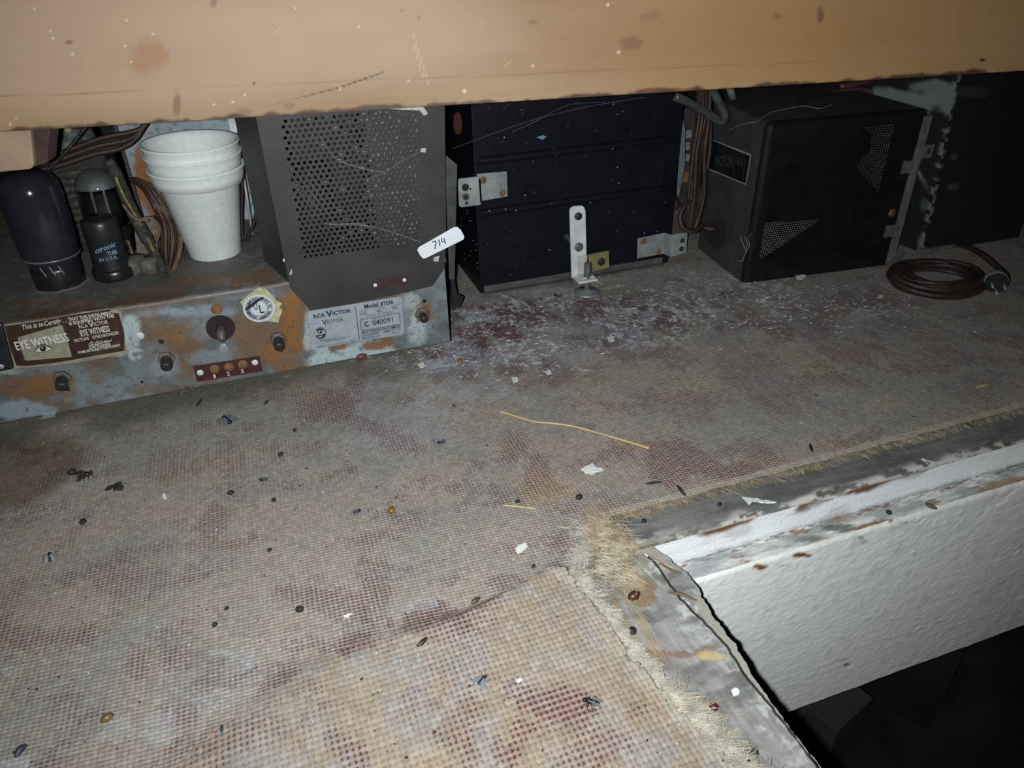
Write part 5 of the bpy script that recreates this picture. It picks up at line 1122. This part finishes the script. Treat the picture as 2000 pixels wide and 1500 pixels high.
P = spline([gz(*q)+np.array([0, 0, .0008]) for q in ((982, 989), (1010, 991), (1047, 996))], 6); tag(MB().tube(P, .0006, 6).build('straw', straw, None, True, tuple(P[0])), 'short pale straw right of the middle of the carpet', 'straw', 'straws on the carpet')
sliver([(1905, 760), (1918, 756), (1930, 755)], .0015, mat('tan_sliver', (.34, .25, .15), .7), 'tan wood splinter near the right edge of the carpet', 'splinter', 'splinter', None); sliver([(1305, 1160), (1330, 1163), (1360, 1175)], .0010, mat('brown_splinter', (.11, .065, .04), .7), 'brown splinter bridging the crack in the bare board', 'splinter', 'splinter', None)
sliver([(1288, 1102), (1310, 1115), (1330, 1122)], .0009, mat('brown_splinter', (0, 0, 0)), 'brown splinter at the top of the split edge', 'splinter', 'splinter', None)
# amber bead, shells, red lozenge
amb = mat('amber', (.20, .085, .012), .15, 0, .2, 300)
p = gz(765, 998); tag(MB().lathe([(.0024, 0), (.0025, .0008), (.0020, .0019), (.0010, .0025), (.0002, .0026)], p, 20).build('amber_bead', amb, None, True, tuple(p)), 'shiny amber bead in the middle of the carpet', 'bead')
for (x, y, r, m, lb) in ((898, 706, .0026, amb, 'amber insect shell on the whitish patch near the chassis corner'), (211, 1405, .0026, mat('olive_shell', (.12, .09, .03), .35), 'olive insect shell at the lower left of the carpet'), (1238, 1168, .0034, mat('dark_red_shell', (.06, .018, .012), .4), 'dark red insect shell on the bare board by the fray'), (1394, 1384, .0022, mat('dark_red_shell', (0, 0, 0)), 'small dark red husk among the bottom jute threads'), (1042, 1108, .0014, mat('dark_red_shell', (0, 0, 0)), 'tiny dark red shell at the tip of the carpet fold'), (1720, 582, .0030, mat('tan_nut', (.34, .26, .14), .6), 'small tan crumb in front of the amplifier right side')):
    lump(x, y, r*1.1, r*.8, r*.7, U_(0, 3), m, lb, 'shell' if 'crumb' not in lb else 'crumb', 'insect_shell' if 'crumb' not in lb else 'crumb', 'insect shells on the carpet' if 'crumb' not in lb else None)
p = gz(707, 700); tag(MB().ball(p+np.array([0, 0, .002]), (.0048, .0026, .0024), 16, 8, rotz(.1)).build('red_lozenge', mat('red_lozenge', (.13, .04, .035), .4, 0, .2, 300), None, True, tuple(p)), 'dull red oval lozenge at the foot of the nameplate', 'lozenge')
# paint chips
chip = mat('white_paint_chip', (.62, .63, .60), .7, 0, .08, 300)
def chipo(pts, label, z=.0012, m=chip, th=.0005, jit=.11):
    pts2 = []
    for (a, b) in zip(pts, pts[1:]+pts[:1]):
        L = math.hypot(b[0]-a[0], b[1]-a[1]); n = max(1, int(L/3.5)); k_ = jit*min(L, 14)
        pts2 += [a]+[(a[0]+(b[0]-a[0])*i/n+U_(-k_, k_), a[1]+(b[1]-a[1])*i/n+U_(-k_, k_)*.8) for i in range(1, n)]
    P = [gz(*q)+np.array([0, 0, z+U_(-.0002, .0003)]) for q in pts2]; tag(MB().prism(P, (0, 0, th)).build('paint_chip', m, None, False, tuple(P[0])), label, 'paint chip', 'white paint chips on the carpet')
chipo([(1133, 920), (1148, 914), (1157, 908), (1163, 916), (1180, 921), (1166, 925), (1156, 931), (1146, 928)], 'largest ragged white paint chip below the long straw')
chipo([(1007, 1074), (1013, 1068), (1027, 1063), (1031, 1071), (1022, 1080), (1011, 1085)], 'white paint chip above the corner of the fold')
chipo([(1064, 729), (1073, 726), (1077, 733), (1068, 735)], 'small square white chip above the long straw'); chipo([(318, 970), (323, 967), (328, 974), (324, 980), (319, 977)], 'oval white chip right of the dark cross-shaped fly'); chipo([(672, 1206), (680, 1203), (689, 1202), (682, 1209), (674, 1211)], 'little white chip above the long maroon patch')
chipo([(1009, 1332), (1016, 1328), (1021, 1332), (1016, 1337), (1010, 1337)], 'tiny white chip on the near flap'); chipo([(1427, 1352), (1436, 1346), (1444, 1352), (1442, 1361), (1430, 1364)], 'round pale chip on the bare board below the yellow smear'); chipo([(816, 714), (827, 711), (832, 718), (822, 722)], 'white chip at the edge of the whitish residue')
chipo([(1448, 974), (1478, 978), (1516, 985), (1500, 987), (1470, 983), (1462, 990)], 'long curled white paint peel on the grey ledge', jit=.03); chipo([(1798, 899), (1815, 905), (1838, 914), (1826, 916), (1812, 910)], 'slim white paint peel further along the ledge', jit=.02); chipo([(1552, 541), (1564, 538), (1574, 542), (1566, 548), (1556, 547)], 'pale fluff at the foot of the amplifier box')
chipo([(1185, 662), (1196, 660), (1200, 668), (1190, 672)], 'white crumb on the residue in front of the black case'); chipo([(1000, 742), (1010, 740), (1012, 748), (1003, 752)], 'chalky crumb left of the square white chip')
# chalky curls and fine crumbs nobody could count
mb = MB()
for _ in range(1100):
    k = random.random(); (cx_, cy_, sx_, sy_) = random.choice([(1150, 610, 150, 36), (960, 650, 70, 36), (1380, 590, 150, 34), (850, 690, 80, 24), (1600, 605, 130, 34), (1020, 690, 70, 26)])
    px = random.gauss(cx_, sx_); py = random.gauss(cy_, sy_)
    if py < 572-.10*(px-1150) or py > 780: continue
    p = onZ(px, py, .0012); 
    if p[1] > .60 or (p[0] < .135 and p[1] > YC-.004): continue
    a = U_(0, 6.3); L = U_(.0012, .0065); w_ = U_(.00015, .00038); pts = []
    d = np.array([math.cos(a), math.sin(a)*.7, 0]); n_ = np.array([-d[1], d[0], 0]); b_ = U_(-1.1, 1.1)
    for s in (0, .5, 1): c_ = p+d*L*s+n_*b_*L*(s-s*s)*2; pts += [c_-n_*w_*(1.2-s), c_+n_*w_*(1.2-s)+np.array([0, 0, .0008*math.sin(s*3)])]
    mb.add(pts, [(0, 2, 3, 1), (2, 4, 5, 3)])
tag(mb.build('chalk_curls', mat('chalk_curl', (.36, .37, .40), .9, 0, .2, 300), None, False, (.25, .5, 0)), 'chalky white flaking residue strewn before the black case', 'residue', None, 'stuff')
for nm, m, N, lb in (('pale_crumbs', chalk, 240, 'fine pale crumbs scattered over the carpet'), ('dark_crumbs', crumbk, 300, 'fine dark crumbs scattered over the carpet')):
    mb = MB(); k = 0
    while k < N:
        px, py = U_(0, 2000), U_(600, 1500); p = gz(px, py)
        if p[1] > YC-.003 and p[0] < .14 or p[1] > .60 or p[2] < -.001: continue
        if p[0] > .16 and p[1] < .30: continue
        r = U_(.0002, .0005)*(1.5 if random.random() < .12 else 1); mb.ball(p+np.array([0, 0, r*.6+.0003]), (r*U_(.8, 1.8), r, r*.7), 5, 3, rotz(U_(0, 3))); k += 1
    tag(mb.build(nm, m, None, False, (0, .4, 0)), lb, 'crumbs', None, 'stuff')
